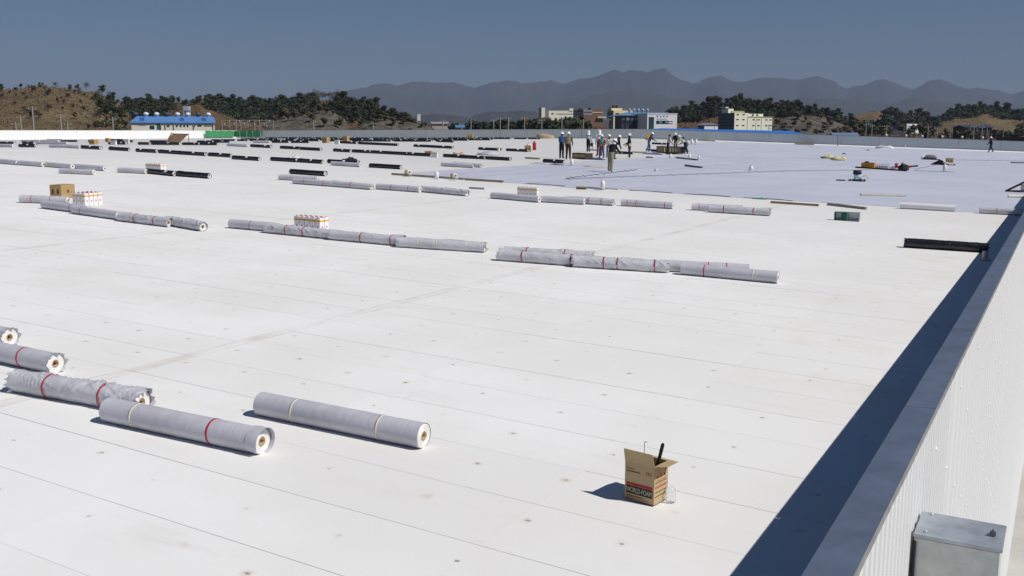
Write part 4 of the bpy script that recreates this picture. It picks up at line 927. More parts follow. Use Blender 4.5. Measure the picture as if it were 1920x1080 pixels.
def vest(m):
    def f(t, cw, cc, Mt, k, V, zm): MB().lathe([(.150, -.26), (.172, -.2), (.186, -.02), (.178, .08), (.10, .13)], 18, 0, Matrix.Translation(cc) @ Mt @ Matrix.Diagonal((1, 1.08, 1, 1))).build('vest', m, t); belt(mat('belt_orange', (.65, .25, .03), .8, .1))(t, cw, cc, Mt, k, V, zm)
    return f
def scarf(m):
    def f(t, cw, cc, Mt, k, V, zm): MB().lathe([(.085, .14), (.10, .16), (.105, .22), (.09, .26)], 14, 0, Matrix.Translation(cc) @ Mt).build('scarf', m, t)
    return f
person(1053, 297.5, 60, 1.80, 'worker in a blue jacket and dark trousers standing beside a khaki jacket', J('blue', (.05, .13, .30)), J('black', (.012, .012, .016)), DK_SH, lean=4, legs=((3, 4, .12), (-3, 4, .12)), arms=((12, 10, 40), (5, 10, 20)))
person(1065.5, 300, 75, 1.84, 'worker in a khaki jacket and brown trousers seen from behind', J('khaki', (.27, .22, .14)), J('brown', (.05, .03, .028)), WH_SH, lean=3, legs=((4, 5, .12), (-5, 6, .12)), arms=((8, 12, 25), (10, 16, 35)))
person(1103, 285, 60, 1.76, 'worker in white head cloth and pale shirt holding a dark bag', J('palegrey', (.50, .50, .56)), J('black', (.012, .012, .016)), DK_SH, lean=4, arms=((10, 6, 20), (16, 8, 15)), hat=False, hood=mat('white_cloth', (.8, .8, .82), .9, .05), extra=bag(M_PBLK), legs=((6, 5, .1), (-6, 6, .1)))
person(1123.5, 293, 110, 1.95, 'worker in a white hooded suit standing behind the tool-belt worker', J('white', (.62, .63, .66)), J('maroon', (.20, .04, .05)), DK_SH, lean=3, hat=False, hood=mat('white_cloth', (.8, .8, .82), .9, .05))
person(1128, 299, 250, 1.72, 'worker with teal vest, red sleeves, orange tool belt and jeans', J('red', (.26, .03, .045)), J('jeans', (.05, .10, .22)), WH_SH, lean=8, legs=((16, 10, .35), (-10, 6, .35)), arms=((15, 25, 40), (-5, 18, 25)), hatm=mat('hat_pale_teal', (.62, .80, .78), .35, .03), extra=vest(J('teal', (.09, .28, .24))))
person(1141, 296, 285, 1.66, 'worker with red face scarf and pale shirt behind the group', J('sand', (.40, .39, .34)), J('grey', (.10, .10, .11)), DK_SH, lean=6, extra=scarf(J('red', (.26, .03, .045))), arms=((20, 20, 40), (15, 15, 30)))
person(1152.5, 299, 20, 1.75, 'worker in a black jacket bending with one arm reaching down', J('black', (.012, .012, .016)), J('grey', (.10, .10, .11)), DK_SH, lean=32, head=10, arms=((30, 10, 10), (5, 10, 15)), legs=((8, 12, .1), (-8, 8, .1)))
person(1144.5, 323.5, 35, 1.80, 'stooping worker in black jacket, khaki trousers and white boots on the membrane', J('black', (.012, .012, .016)), J('olive', (.26, .24, .15)), WH_SH, lean=22, head=14, legs=((5, 5, .26), (-5, 5, .26)), arms=((35, 8, 30), (30, 8, 35)), extra=scarf(mat('white_cloth', (.8, .8, .82), .9, .05)))
person(1180, 297, 185, 1.76, 'worker in black jacket and cream belt facing away from the yellow backpack', J('black', (.012, .012, .016)), J('darkbrown', (.04, .025, .025)), WH_SH, lean=2, arms=((12, 8, 35), (10, 8, 55)), legs=((4, 3, .06), (-2, 3, .06)), extra=belt(mat('belt_cream', (.66, .50, .28), .8, .1)))
person(1216, 285, 5, 1.78, 'worker in blue carrying a yellow backpack and leaning forward', J('blue2', (.06, .08, .20)), J('jeans', (.05, .10, .22)), WH_SH, lean=28, head=8, legs=((18, 25, .1), (-8, 20, .1)), arms=((35, 10, 30), (25, 10, 40)), extra=pack(mat('pack_yellow', (.80, .46, .03), .5, .1)))
person(1252, 290.5, 10, 1.68, 'bare-headed worker in beige shirt and dark trousers by the slatted crate', J('beige', (.50, .46, .36)), J('black', (.012, .012, .016)), DK_SH, lean=14, hat=False, legs=((10, 6, .18), (-10, 6, .18)), arms=((30, 10, 20), (20, 10, 30)))
person(1266.5, 284, 250, 1.74, 'worker in dark jacket and white hat bending behind the slatted crate', J('charcoal', (.02, .018, .018)), J('grey', (.10, .10, .11)), DK_SH, lean=26, head=15, arms=((30, 10, 20), (30, 10, 20)))
person(1284, 290, 178, 1.80, 'worker in beige jacket leaning far forward over the slatted crate', J('beige2', (.48, .44, .33)), J('black', (.012, .012, .016)), WH_SH, lean=52, head=2, legs=((8, 6, .15), (-16, 4, .15)), arms=((50, 8, 10), (45, 8, 15)))
person(1289, 286, 160, 1.62, 'worker in teal-grey clothes crouching behind the beige jacket', J('tealgrey', (.12, .19, .20)), J('tealgrey', (.12, .19, .20)), DK_SH, lean=48, head=5, legs=((35, 60, .1), (20, 50, .1)), arms=((40, 8, 20), (40, 8, 20)), hat=False)
person(1857, 286, 175, 1.90, 'lone worker in dark clothes walking along the far parapet', J('navy', (.02, .022, .035)), J('black', (.012, .012, .016)), DK_SH, lean=5, legs=((20, 8, .04), (-18, 14, .04)), arms=((-15, 6, 15), (18, 6, 20)))

# ------------------------------------------------------------------ land around the factory
RT, FW = Vector((math.cos(TH), math.sin(TH), 0)), Vector((-math.sin(TH), math.cos(TH), 0))
def cxy(X, Z, z=0.0): p = RT * X + FW * Z; p.z = z; return p
def zpix(v, D): return CZ + (246 - v) * D / F * 1.0
M_GROUND = grass_material('dry_ground', (.10, .085, .05), (.17, .13, .075), (.06, .055, .035), .03)
n = 24; vs_ = [(0, 0, 0)]
for r_ in (60, 200, 800, 3000, 13000):
    for k in range(n): a = 2 * math.pi * k / n; vs_.append((r_ * math.cos(a), r_ * math.sin(a), 0))
fs = [(0, 1 + k, 1 + (k + 1) % n) for k in range(n)]
for j in range(4): fs += [(1 + j * n + k, 1 + (j + 1) * n + k, 1 + (j + 1) * n + (k + 1) % n, 1 + j * n + (k + 1) % n) for k in range(n)]
tag(MB().add(vs_, fs).build('ground', M_GROUND), kind='structure')
tag(MB().box((11.3, 70, .02), (24, 180, .12)).build('yard_pavement', mat('yard_concrete', (.42, .41, .38), .85, .12, .5)), kind='structure')

M_DRY = grass_material('dry_hill_grass', (.110, .082, .046), (.185, .138, .078), (.058, .046, .026), .06)
M_DRY2 = grass_material('brown_hill', (.095, .062, .036), (.15, .098, .056), (.05, .042, .024), .12)
q = NB('cut_rock', .9, .2); q.pos()
M_ROCK = q.out(q.mix(q.rng(q.noise(.35, 7, .75), .35, .65), (.075, .068, .056), (.20, .17, .13))); q.bump(q.noise(.8, 6, .75), 1.0, 1.2)
HILLS = {}
def hill(name, prof, D, Df, m, label=None, shape=.85, amp=1.0, back=90, nu=90, nt_=18, cliff=None, seed=0):
    us = [p[0] for p in prof]
    def crest(u):
        for (a, b), (c, d) in zip(prof, prof[1:]):
            if a <= u <= c: t = (u - a) / (c - a); t = t * t * (3 - 2 * t) * .5 + t * .5; return zpix(b + (d - b) * t, D)
        return 0
    def pt(u, t):
        X = (u - 960) / F / 1.0
        dep = Df + (D - Df) * t if t <= 1 else D + back * (t - 1) / .4
        c = crest(u); s = max(0, t) ** shape if t <= 1 else 1 - ((t - 1) / .4) ** 1.5
        z = c * s
        if cliff and t <= 1:
            f, hgt = cliff; z = c * s if t > f else 0
            if t > f: z = min(max(z, hgt * min(1, (t - f) / .06)), c)
        p = cxy(X * dep / (math.cos(PITCH)) * math.cos(PITCH), dep, 0)
        w = math.sin(math.pi * min(1, max(0, t))) * .9 + .15
        nz = noise.fractal(Vector((p.x * .02 + seed, p.y * .02, seed)), 1.0, 2.0, 5) * amp * 3.0 * w
        p.z = max(-.5, z + (nz if z > .4 else 0)); return p
    nuu = nu; mb = MB(); vs_ = []
    ts = [1.4 * j / nt_ for j in range(nt_ + 1)]
    for j, t in enumerate(ts):
        for i in range(nuu + 1): vs_.append(pt(us[0] + (us[-1] - us[0]) * i / nuu, t))
    w = nuu + 1
    mb.add([tuple(v) for v in vs_], [(j * w + i, j * w + i + 1, (j + 1) * w + i + 1, (j + 1) * w + i) for j in range(nt_) for i in range(nuu)], 0, True)
    o = tag(mb.build(name, m), kind='structure'); HILLS[name] = pt
    return pt
# u at depth: keep the same pixel column
hA = hill('dry_hill', [(-260, 190), (-120, 168), (0, 170), (40, 169), (95, 164), (130, 166), (190, 174), (225, 184), (246, 205), (262, 232), (280, 300)], 330, 200, M_DRY, shape=.75, amp=.55, nu=150, nt_=40, seed=1)
hB = hill('pine_hill', [(180, 250), (215, 206), (245, 200), (300, 197), (370, 190), (415, 192), (470, 200), (500, 202), (540, 194), (600, 190), (640, 188), (665, 194), (700, 225), (730, 300)], 480, 320, M_DRY2, shape=.8, amp=.8, nu=150, nt_=30, seed=5)
hBm = hill('bare_mound', [(290, 300), (310, 225), (330, 208), (352, 201), (380, 200), (405, 207), (430, 216), (460, 226), (500, 238), (540, 300)], 300, 262, M_DRY2, shape=.6, amp=.4, nu=60, seed=9)
hR = hill('rock_bank', [(440, 300), (470, 236), (520, 224), (570, 216), (605, 209), (625, 208), (650, 222), (668, 262)], 330, 290, M_ROCK, shape=.4, amp=.7, nu=80, nt_=20, seed=11)
hC = hill('rock_cut_hill', [(590, 300), (608, 236), (622, 214), (640, 196), (665, 196), (690, 203), (730, 216), (765, 225), (790, 229), (812, 238), (835, 262)], 400, 350, M_DRY2, shape=.7, amp=.7, nu=100, seed=13)
hC2 = hill('rock_foot', [(655, 300), (668, 240), (690, 228), (720, 223), (760, 226), (790, 232), (815, 240), (830, 270)], 345, 325, M_ROCK, shape=.5, amp=.6, nu=70, seed=17)
hM = hill('low_mound', [(930, 300), (960, 232), (985, 222), (1005, 228), (1020, 238), (1060, 242), (1120, 237), (1160, 236), (1200, 300)], 420, 380, M_DRY2, shape=.6, amp=.3, nu=60, seed=19)
hD = hill('wooded_hill', [(1180, 300), (1225, 226), (1260, 212), (1300, 210), (1330, 203), (1380, 200), (1430, 204), (1480, 205), (1520, 210), (1560, 222), (1600, 236), (1625, 250), (1660, 300)], 520, 430, M_DRY2, shape=.75, amp=.7, nu=110, nt_=26, seed=23)
hD2 = hill('rock_slope', [(1428, 300), (1440, 232), (1470, 219), (1510, 217), (1550, 226), (1590, 240), (1625, 262)], 425, 395, M_ROCK, shape=.5, amp=.7, nu=70, seed=29)
hE = hill('tan_hill', [(1560, 300), (1590, 216), (1630, 209), (1660, 210), (1700, 216), (1740, 221), (1780, 214), (1830, 207), (1870, 214), (1910, 216), (1960, 205), (2050, 220), (2150, 300)], 760, 560, M_DRY, shape=.8, amp=.8, nu=110, nt_=24, seed=31)
hG = hill('brown_flat', [(1560, 300), (1600, 252), (1700, 250), (1800, 250), (1900, 249), (2000, 246), (2100, 300)], 420, 250, M_DRY2, shape=.6, amp=.2, nu=70, seed=37)

# distant ridges, faded by the air in between
M_MTN = grass_material('mountain_forest', (.030, .036, .028), (.055, .055, .040), (.04, .035, .03), .0012)
def ridge(name, prof, D, seed, rough=1.0):
    pts = []; mb = MB(); nu = 640; us = [p[0] for p in prof]; rows = 14; vs_ = []
    def crest(u):
        for (a, b), (c, d) in zip(prof, prof[1:]):
            if a <= u <= c: return zpix(b + (d - b) * (u - a) / (c - a), D)
    for j in range(rows + 1):
        t = j / rows
        for i in range(nu + 1):
            u = us[0] + (us[-1] - us[0]) * i / nu; c = crest(u); dep = D * (.72 + .28 * t) if t < 1 else D
            z = c * (t ** 1.1); p = cxy((u - 960) / F * dep, dep, 0)
            z += noise.fractal(Vector((p.x * .0016, p.y * .0016, seed)), 1.0, 2.1, 6) * D * .009 * rough * (t ** .5) * (1.0 if t < 1 else .25)
            z += (noise.ridged_multi_fractal(Vector((p.x * .0011, p.y * .0011, seed + 3)), 1.0, 2.1, 5, 1.0, 2.0) - 1.2) * D * .0038 * (t ** .6)
            z += noise.fractal(Vector((p.x * .005, p.y * .005, seed + 9)), 1.0, 2.1, 4) * D * .0030
            p.z = max(-.6, z); vs_.append(tuple(p))
    for i in range(nu + 1): u = us[0] + (us[-1] - us[0]) * i / nu; p = cxy((u - 960) / F * D * 1.1, D * 1.1, -.6); vs_.append(tuple(p))
    w = nu + 1
    mb.add(vs_, [(j * w + i, j * w + i + 1, (j + 1) * w + i + 1, (j + 1) * w + i) for j in range(rows + 1) for i in range(nu)], 0, True)
    tag(mb.build(name, M_MTN), kind='structure')
ridge('mountains', [(300, 246), (420, 236), (560, 205), (680, 167), (740, 156), (790, 152), (850, 157), (890, 164), (920, 158), (960, 157), (1000, 162), (1030, 158), (1050, 163), (1085, 151), (1110, 142), (1150, 134), (1165, 139), (1180, 134), (1210, 141), (1240, 137), (1270, 150), (1290, 155), (1320, 146), (1340, 140), (1370, 154), (1400, 157), (1420, 151), (1460, 148), (1485, 155), (1500, 152), (1520, 147), (1550, 156), (1575, 168), (1600, 160), (1620, 155), (1650, 154), (1680, 167), (1695, 169), (1720, 156), (1745, 154), (1790, 168), (1850, 173), (1880, 179), (1920, 168), (2000, 150), (2120, 170), (2350, 246)], 9500, 3, .55)
ridge('mountain_foothills', [(980, 246), (1050, 205), (1120, 185), (1180, 176), (1260, 182), (1330, 195), (1400, 178), (1470, 190), (1540, 182), (1620, 195), (1700, 188), (1800, 200), (1900, 205), (2050, 246)], 6800, 8, .9)
ridge('low_blue_hills', [(700, 246), (770, 222), (810, 212), (850, 214), (880, 218), (920, 209), (950, 211), (975, 206), (1000, 209), (1030, 218), (1080, 226), (1160, 224), (1260, 216), (1330, 228), (1420, 246)], 4200, 14, .12)

# ------------------------------------------------------------------ trees and scrub
M_PINE = mat('pine_needles', (.017, .028, .010), .8, .35, .9, var2=(.032, .046, .015)); M_PINE2 = mat('pine_needles_olive', (.025, .033, .011), .8, .35, .9, var2=(.042, .050, .018))
M_TWIG = mat('bare_twigs', (.105, .075, .055), .9, .25, 1.2); M_SCRUB = mat('dry_scrub', (.085, .066, .038), .9, .3, .8, var2=(.12, .09, .05)); M_BARK = mat('bark', (.075, .05, .036), .9, .2, 3)
def crown_mesh(kind, seed):
    rnd = random.Random(seed); mb = MB(); lobes = []
    H = {'pine': 7.0, 'cone': 10.0, 'shrub': 2.2, 'bare': 5.0}[kind]
    for i in range({'pine': 15, 'cone': 12, 'shrub': 6, 'bare': 7}[kind]):
        if kind == 'cone': z = H * (.15 + .85 * i / 12); r = (1.9 * (1 - i / 12.5) + .25) * rnd.uniform(.8, 1.15); lobes.append((rnd.uniform(-.3, .3), rnd.uniform(-.3, .3), z, r, r * .5))
        elif kind == 'pine': a = rnd.uniform(0, 6.28); d = rnd.uniform(0, 2.0); zz = rnd.uniform(.26, .93); d *= 1.15 - .6 * zz; lobes.append((d * math.cos(a), d * math.sin(a), H * zz, rnd.uniform(1.0, 1.6), rnd.uniform(.6, 1.0)))
        else: a = rnd.uniform(0, 6.28); d = rnd.uniform(0, .9) * H * .3; lobes.append((d * math.cos(a), d * math.sin(a), H * rnd.uniform(.3, .8), H * rnd.uniform(.16, .28), H * rnd.uniform(.14, .22)))
    for (cx, cy, cz, r, rz) in lobes:
        nl = {'pine': 70, 'cone': 55, 'shrub': 36, 'bare': 42}[kind]
        for k in range(nl):
            d = Vector((rnd.gauss(0, 1), rnd.gauss(0, 1), rnd.gauss(0, 1))).normalized(); q_ = rnd.uniform(.55, 1.08)
            c = Vector((cx + d.x * r * q_, cy + d.y * r * q_, cz + d.z * rz * q_)); s = {'pine': .34, 'cone': .30, 'shrub': .22, 'bare': .05}[kind] * rnd.uniform(.6, 1.3)
            a = Vector((rnd.gauss(0, 1), rnd.gauss(0, 1), rnd.gauss(0, .6))).normalized(); b = a.cross(d + Vector((.01, .02, .03))).normalized()
            if kind == 'bare': a = (d + Vector((0, 0, .6))).normalized() * 14; b = b * .7
            mb.add([tuple(c - a * s - b * s * .4), tuple(c + a * s - b * s * .2), tuple(c + a * s * .7 + b * s), tuple(c - a * s * .5 + b * s * .8)], [(0, 1, 2, 3)])
    return mb.mesh('crown', {'pine': (M_PINE, M_PINE2, M_PINE, mat('pine_light', (.045, .052, .022), .8, .3, .9))[seed % 4], 'cone': M_PINE, 'shrub': M_SCRUB, 'bare': M_TWIG}[kind])
def trunk_mesh(kind, seed):
    rnd = random.Random(seed + 50); mb = MB(); H = {'pine': 6.0, 'cone': 9.5, 'shrub': 1.4, 'bare': 4.2}[kind]; r0 = {'pine': .16, 'cone': .17, 'shrub': .05, 'bare': .10}[kind]
    p = [(0, 0, -.6), (rnd.uniform(-.15, .15), rnd.uniform(-.15, .15), H * .4), (rnd.uniform(-.3, .3), rnd.uniform(-.3, .3), H)]
    mb.tube(p, [r0, r0 * .75, r0 * .3], 7)
    for k in range(5):
        a = rnd.uniform(0, 6.28); z = H * rnd.uniform(.45, .85); l = H * .2
        mb.tube([(p[1][0], p[1][1], z), (p[1][0] + l * math.cos(a), p[1][1] + l * math.sin(a), z + l * .5)], [r0 * .4, r0 * .15], 5)
    return mb.mesh('trunk', M_BARK)
CR = {k: [(crown_mesh(k, s), trunk_mesh(k, s)) for s in range(4)] for k in ('pine', 'cone', 'shrub', 'bare')}
def tree(kind, p, s, label, group, name, sz=1.0):
    c, tr = random.choice(CR[kind]); t = thing(name, label, 'tree' if kind != 'shrub' else 'shrub', p, random.uniform(0, 6.28), group, scale=(s, s, s * sz))
    link('crown', c, t); link('trunk', tr, t)
def wood(pt, n_, u0, u1, t0, t1, kind, smin, smax, label, group, name):
    for i in range(n_):
        u = u0 + (u1 - u0) * (i + random.random()) / n_; t = random.uniform(t0, t1); p = pt(u, t)
        if p.z < .3: continue
        tree(kind, p, random.uniform(smin, smax), label, group, name, random.uniform(.85, 1.15))
PT = 'pine_tree'
wood(hB, 24, 246, 330, .72, 1.0, 'pine', .5, .85, 'dark pine crowding the slope above the blue-roofed factory', 'pines above the blue-roofed factory', PT)
wood(hB, 30, 400, 490, .62, 1.0, 'pine', .55, .9, 'dark pine in the dense grove between bare mound and rock bank', 'pines beyond the bare mound', PT)
wood(hB, 32, 490, 600, .68, 1.02, 'pine', .5, .85, 'dark pine on the ridge above the grey rock bank', 'pines above the rock bank', PT)
wood(hB, 8, 330, 400, .85, 1.0, 'pine', .4, .6, 'scattered pine on the ridge behind the water tower', 'pines behind the water tower', PT)
wood(hC, 44, 618, 775, .55, 1.0, 'pine', .5, .85, 'dark pine covering the hill over the rock cut', 'pines over the rock cut', PT)
wood(hA, 5, 0, 150, .92, 1.0, 'pine', .2, .35, 'small pine on the crest of the dry grass hill', 'pines on the dry hill crest', PT)
wood(hA, 10, 195, 245, .5, 1.0, 'pine', .3, .5, 'small pine at the steep end of the dry grass hill', 'pines at the end of the dry hill', PT)
wood(hA, 80, -10, 258, .12, 1.0, 'shrub', .4, .9, 'brown leafless shrub growing on the dry grass hill', 'shrubs on the dry hill', 'dry_shrub')
wood(hA, 8, 60, 240, .85, 1.0, 'bare', .45, .75, 'leafless tree on the skyline of the dry grass hill', 'bare trees on the dry hill', 'bare_tree')
wood(hB, 16, 560, 640, .95, 1.0, 'bare', .7, 1.0, 'leafless grey tree on the skyline between two pine groves', 'bare trees between the groves', 'bare_tree')
wood(hD, 56, 1250, 1480, .78, 1.0, 'pine', .6, .95, 'dark pine along the crest behind the cream office block', 'pines behind the cream block', PT)
wood(hD, 18, 1480, 1600, .85, 1.0, 'pine', .5, .8, 'dark pine on the falling crest past the rock slope', 'pines past the rock slope', PT)
wood(hE, 14, 1648, 1745, .5, .85, 'pine', .8, 1.3, 'dark pine in the hollow of the tan hill', 'pines in the tan hill hollow', PT)
wood(hE, 24, 1760, 1890, .8, 1.0, 'pine', .8, 1.2, 'dark pine on the rounded knoll of the tan hill', 'pines on the tan hill knoll', PT)
wood(hE, 16, 1890, 1960, .5, 1.0, 'pine', .8, 1.2, 'dark pine at the outer end of the tan hill', 'pines at the end of the tan hill', PT)
wood(hD2, 22, 1440, 1600, .3, 1.0, 'shrub', 1.0, 2.0, 'dry shrub clinging to the rock slope', 'shrubs on the rock slope', 'dry_shrub')
wood(hG, 34, 1600, 1930, .55, 1.0, 'shrub', 1.2, 2.4, 'brown shrub on the flat land before the tan hill', 'shrubs on the flat land', 'dry_shrub')
wood(hR, 20, 480, 640, .4, 1.0, 'shrub', .8, 1.6, 'dry shrub on the grey rock bank', 'shrubs on the rock bank', 'dry_shrub')
wood(hC2, 16, 670, 815, .4, 1.0, 'shrub', .8, 1.5, 'dry shrub on the rock foot below the pines', 'shrubs on the rock foot', 'dry_shrub')
# the wood between the single pines, one mass of small crowns and brush
mbw = MB(); rw = random.Random(321)
def thicket(pt, n_, u0, u1, t0, t1, s0, s1):
    for i in range(n_):
        u = rw.uniform(u0, u1); p = pt(u, rw.uniform(t0, t1)); s = rw.uniform(s0, s1); mi = rw.choice((0, 0, 0, 1, 1, 3))
        if p.z < .3: continue
        for k in range(60):
            d = Vector((rw.gauss(0, 1), rw.gauss(0, 1), rw.gauss(0, 1))).normalized(); q_ = rw.uniform(.5, 1.05); c = p + Vector((d.x * s * 1.1 * q_, d.y * s * 1.1 * q_, s * .9 + d.z * s * .9 * q_)); l = s * .26 * rw.uniform(.6, 1.3)
            a = Vector((rw.gauss(0, 1), rw.gauss(0, 1), rw.gauss(0, .6))).normalized(); b = a.cross(d + Vector((.01, .02, .03))).normalized()
            mbw.add([tuple(c - a * l), tuple(c + a * l - b * l * .3), tuple(c + a * l * .5 + b * l), tuple(c - a * l * .6 + b * l * .8)], [(0, 1, 2, 3)], mi)
thicket(hB, 130, 244, 335, .66, 1.0, 1.2, 2.2); thicket(hB, 180, 398, 495, .58, 1.0, 1.3, 2.4); thicket(hB, 160, 490, 605, .66, 1.0, 1.2, 2.2)
thicket(hC, 220, 616, 780, .5, 1.0, 1.0, 2.0); thicket(hD, 260, 1248, 1485, .74, 1.0, 1.2, 2.3); thicket(hD, 60, 1480, 1605, .82, 1.0, 1.0, 2.0)
thicket(hE, 70, 1645, 1750, .48, .85, 1.6, 3.0); thicket(hE, 110, 1755, 1900, .76, 1.0, 1.6, 3.0); thicket(hA, 30, 190, 245, .4, .95, .6, 1.3)
tag(mbw.build('pine_wood', [M_PINE, M_PINE2, M_SCRUB, mat('pine_light', (.045, .052, .022), .8, .3, .9)]), 'dense dark pine wood and brush filling the gaps on the hills', 'wood', kind='stuff')
# tree belt standing on the plain behind the far parapet
for i in range(34):
    u = 845 + 175 * (i + random.random()) / 34; D = random.uniform(330, 390); top = 240 - 22 * random.uniform(.35, 1.0) * (1 if u > 880 else .7); z = zpix(top, D)
    tree('cone', cxy((u - 960) / F * D, D, 0), z / 10.2, 'dark conifer in the belt of trees on the plain', 'conifer belt on the plain', 'conifer')
for i in range(16):
    u = 1008 + 90 * (i + random.random()) / 16; D = random.uniform(300, 345); top = 231 - 9 * random.random(); z = zpix(top, D)
    tree('pine', cxy((u - 960) / F * D, D, 0), z / 7.2, 'rounded pine in front of the cream hall', 'pines before the cream hall', PT)
for i in range(10):
    u = 1600 + 45 * (i + random.random()) / 10; D = random.uniform(420, 470); z = zpix(224 + 12 * random.random(), D)
    tree('pine', cxy((u - 960) / F * D, D, 0), z / 7.2, 'tall dark pine at the foot of the rock slope', 'pines at the foot of the rock slope', PT)
for i in range(10):
    u = 1640 + 90 * (i + random.random()) / 10; D = random.uniform(480, 540); z = zpix(236 + 8 * random.random(), D)
    tree('pine', cxy((u - 960) / F * D, D, 0), z / 7.2, 'dark pine around the long white-fronted building', 'pines around the white-fronted building', PT)
# dry grass tufts over the hills, too many to count
mb = MB(); rnd = random.Random(99)
for pt, u0, u1, t0, t1, cnt, s0 in ((hA, -20, 262, .05, 1.0, 7000, .5), (hB, 200, 680, .4, 1.0, 3500, .9), (hBm, 310, 520, .2, 1.0, 1200, .6), (hD, 1240, 1610, .3, 1.0, 3000, .9), (hE, 1580, 1960, .3, 1.0, 1500, .8), (hG, 1580, 1960, .3, 1.0, 2500, .8), (hC, 600, 820, .3, 1.0, 1200, .8), (hM, 940, 1180, .2, 1, 800, .6)):
    for i in range(cnt):
        p = pt(rnd.uniform(u0, u1), rnd.uniform(t0, t1))
        if p.z < .3: continue
        s = s0 * rnd.uniform(.35, 1.1); a = rnd.uniform(0, 6.28); d = Vector((math.cos(a), math.sin(a), 0)) * s * .55
        mb.add([tuple(p - d), tuple(p + d), tuple(p + d * rnd.uniform(-.5, .5) + Vector((rnd.uniform(-.2, .2), rnd.uniform(-.2, .2), s * .8)))], [(0, 1, 2)], rnd.choice((0, 0, 1, 2)))
tag(mb.build('dry_grass', [mat('straw', (.175, .130, .070), .95, .25, .3), mat('old_grass', (.125, .090, .050), .95, .25, .3), mat('dead_bracken', (.10, .070, .040), .95, .25, .3)]), 'dry straw-coloured grass and bracken on the hills', 'grass', kind='stuff')

# ------------------------------------------------------------------ buildings
def cbox(ul, uc, ur, D, phi):
    Xc = (uc - 960) / F * D; c, s = math.cos(phi), math.sin(phi)
    def L(u, dx, dz): m = (u - 960) / F; return (m * D - Xc) / (dx - m * dz)
    Lr = L(ur, c, s); Ll = L(ul, -s, c)
    return cxy(Xc, D, 0), (RT * c + FW * s), (FW * c - RT * s), Lr, Ll
class Bld:
    def __init__(s, name, label, ul, uc, ur, vt, D, phi, wall_m, cat='building'):
        s.O, s.er, s.el, s.Lr, s.Ll = cbox(ul, uc, ur, D, phi); s.h = zpix(vt, D); s.D = D
        if s.Ll < 1.5: s.Ll = 9.0
        s.t = thing(name, label, cat, s.O, math.atan2(s.er.y, s.er.x)); s.wm = wall_m
        MB().box((s.Lr / 2, s.Ll / 2, s.h / 2), (s.Lr, s.Ll, s.h)).build('walls', wall_m, s.t)
    def R(s, f0, f1, v0, v1, m, name='window', proud=.06):     # panel on the right-hand face, spans as fractions and pixel rows
        z0, z1 = zpix(v1, s.D), zpix(v0, s.D); return MB().box(((f0 + f1) / 2 * s.Lr, -proud / 2, (z0 + z1) / 2), ((f1 - f0) * s.Lr, proud, z1 - z0)).build(name, m, s.t)
    def L(s, f0, f1, v0, v1, m, name='window', proud=.06):
        z0, z1 = zpix(v1, s.D), zpix(v0, s.D); return MB().box((-proud / 2, (f0 + f1) / 2 * s.Ll, (z0 + z1) / 2), (proud, (f1 - f0) * s.Ll, z1 - z0)).build(name, m, s.t)
    def slab(s, x0, x1, y0, y1, z0, z1, m, name): return MB().box(((x0 + x1) / 2 * s.Lr, (y0 + y1) / 2 * s.Ll, (z0 + z1) / 2), ((x1 - x0) * s.Lr, (y1 - y0) * s.Ll, z1 - z0)).build(name, m, s.t)
M_GLASS = mat('dark_glass', (.02, .028, .035), .15, .2, .4, spec=.6); M_GLT = mat('teal_glass', (.02, .075, .085), .15, .2, .4, spec=.6)
M_CREAMW = mat('cream_wall', (.76, .72, .58), .8, .06, .4); M_WHITEW = mat('white_wall', (.70, .71, .74), .7, .04, .4); M_BLUE = mat('blue_roof', (.10, .24, .52), .5, .10, .5); M_BLUEB = mat('bright_blue_roof', (.025, .17, .62), .5, .08, .5)
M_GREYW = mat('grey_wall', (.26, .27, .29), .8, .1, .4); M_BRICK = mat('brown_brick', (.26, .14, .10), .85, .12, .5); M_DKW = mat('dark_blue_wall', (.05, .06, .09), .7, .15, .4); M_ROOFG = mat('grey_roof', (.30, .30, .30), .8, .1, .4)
# factory with blue roof
b = Bld('blue_roof_factory', 'long pale factory with a blue roof and round roof vents', 246, 256, 410, 229.5, 232, R(20), mat('factory_white', (.72, .71, .62), .8, .06, .4))
zr, ze, dp = zpix(218.5, 236), b.h, b.Ll
MB().add([(-.3, -.3, ze), (b.Lr + .3, -.3, ze), (b.Lr + .3, 6, zr), (1.2, 6, zr), (-.3, 14, ze), (b.Lr + .3, 14, ze), (-.3, -.3, ze - .25), (b.Lr + .3, -.3, ze - .25)], [(0, 1, 2, 3), (3, 2, 5, 4), (0, 3, 4), (1, 5, 2), (6, 7, 1, 0)]).build('roof', M_BLUE, b.t)
for k in range(8):
    x_ = b.Lr * (.05 + .128 * k); MB().lathe([(.35, zr - .3), (.35, zr + .2), (.6, zr + .3), (.62, zr + .7), (.3, zr + .95), (0, zr + 1.0)], 12, 0, Matrix.Translation((x_, 6, 0))).build('roof_vent', M_WHITEW if k % 3 else mat('vent_dark', (.05, .07, .12), .6, .1), b.t)
for f in (.10, .58, .85): b_x = b.Lr * f; MB().add([(b_x, 1.2, ze + (zr - ze) * .24 + .03), (b_x + 1.0, 1.2, ze + (zr - ze) * .24 + .03), (b_x + 1.0, 4.5, ze + (zr - ze) * .765 + .03), (b_x, 4.5, ze + (zr - ze) * .765 + .03)], [(0, 1, 2, 3)]).build('roof_light', mat('roof_light_blue', (.03, .10, .36), .4, .1), b.t)
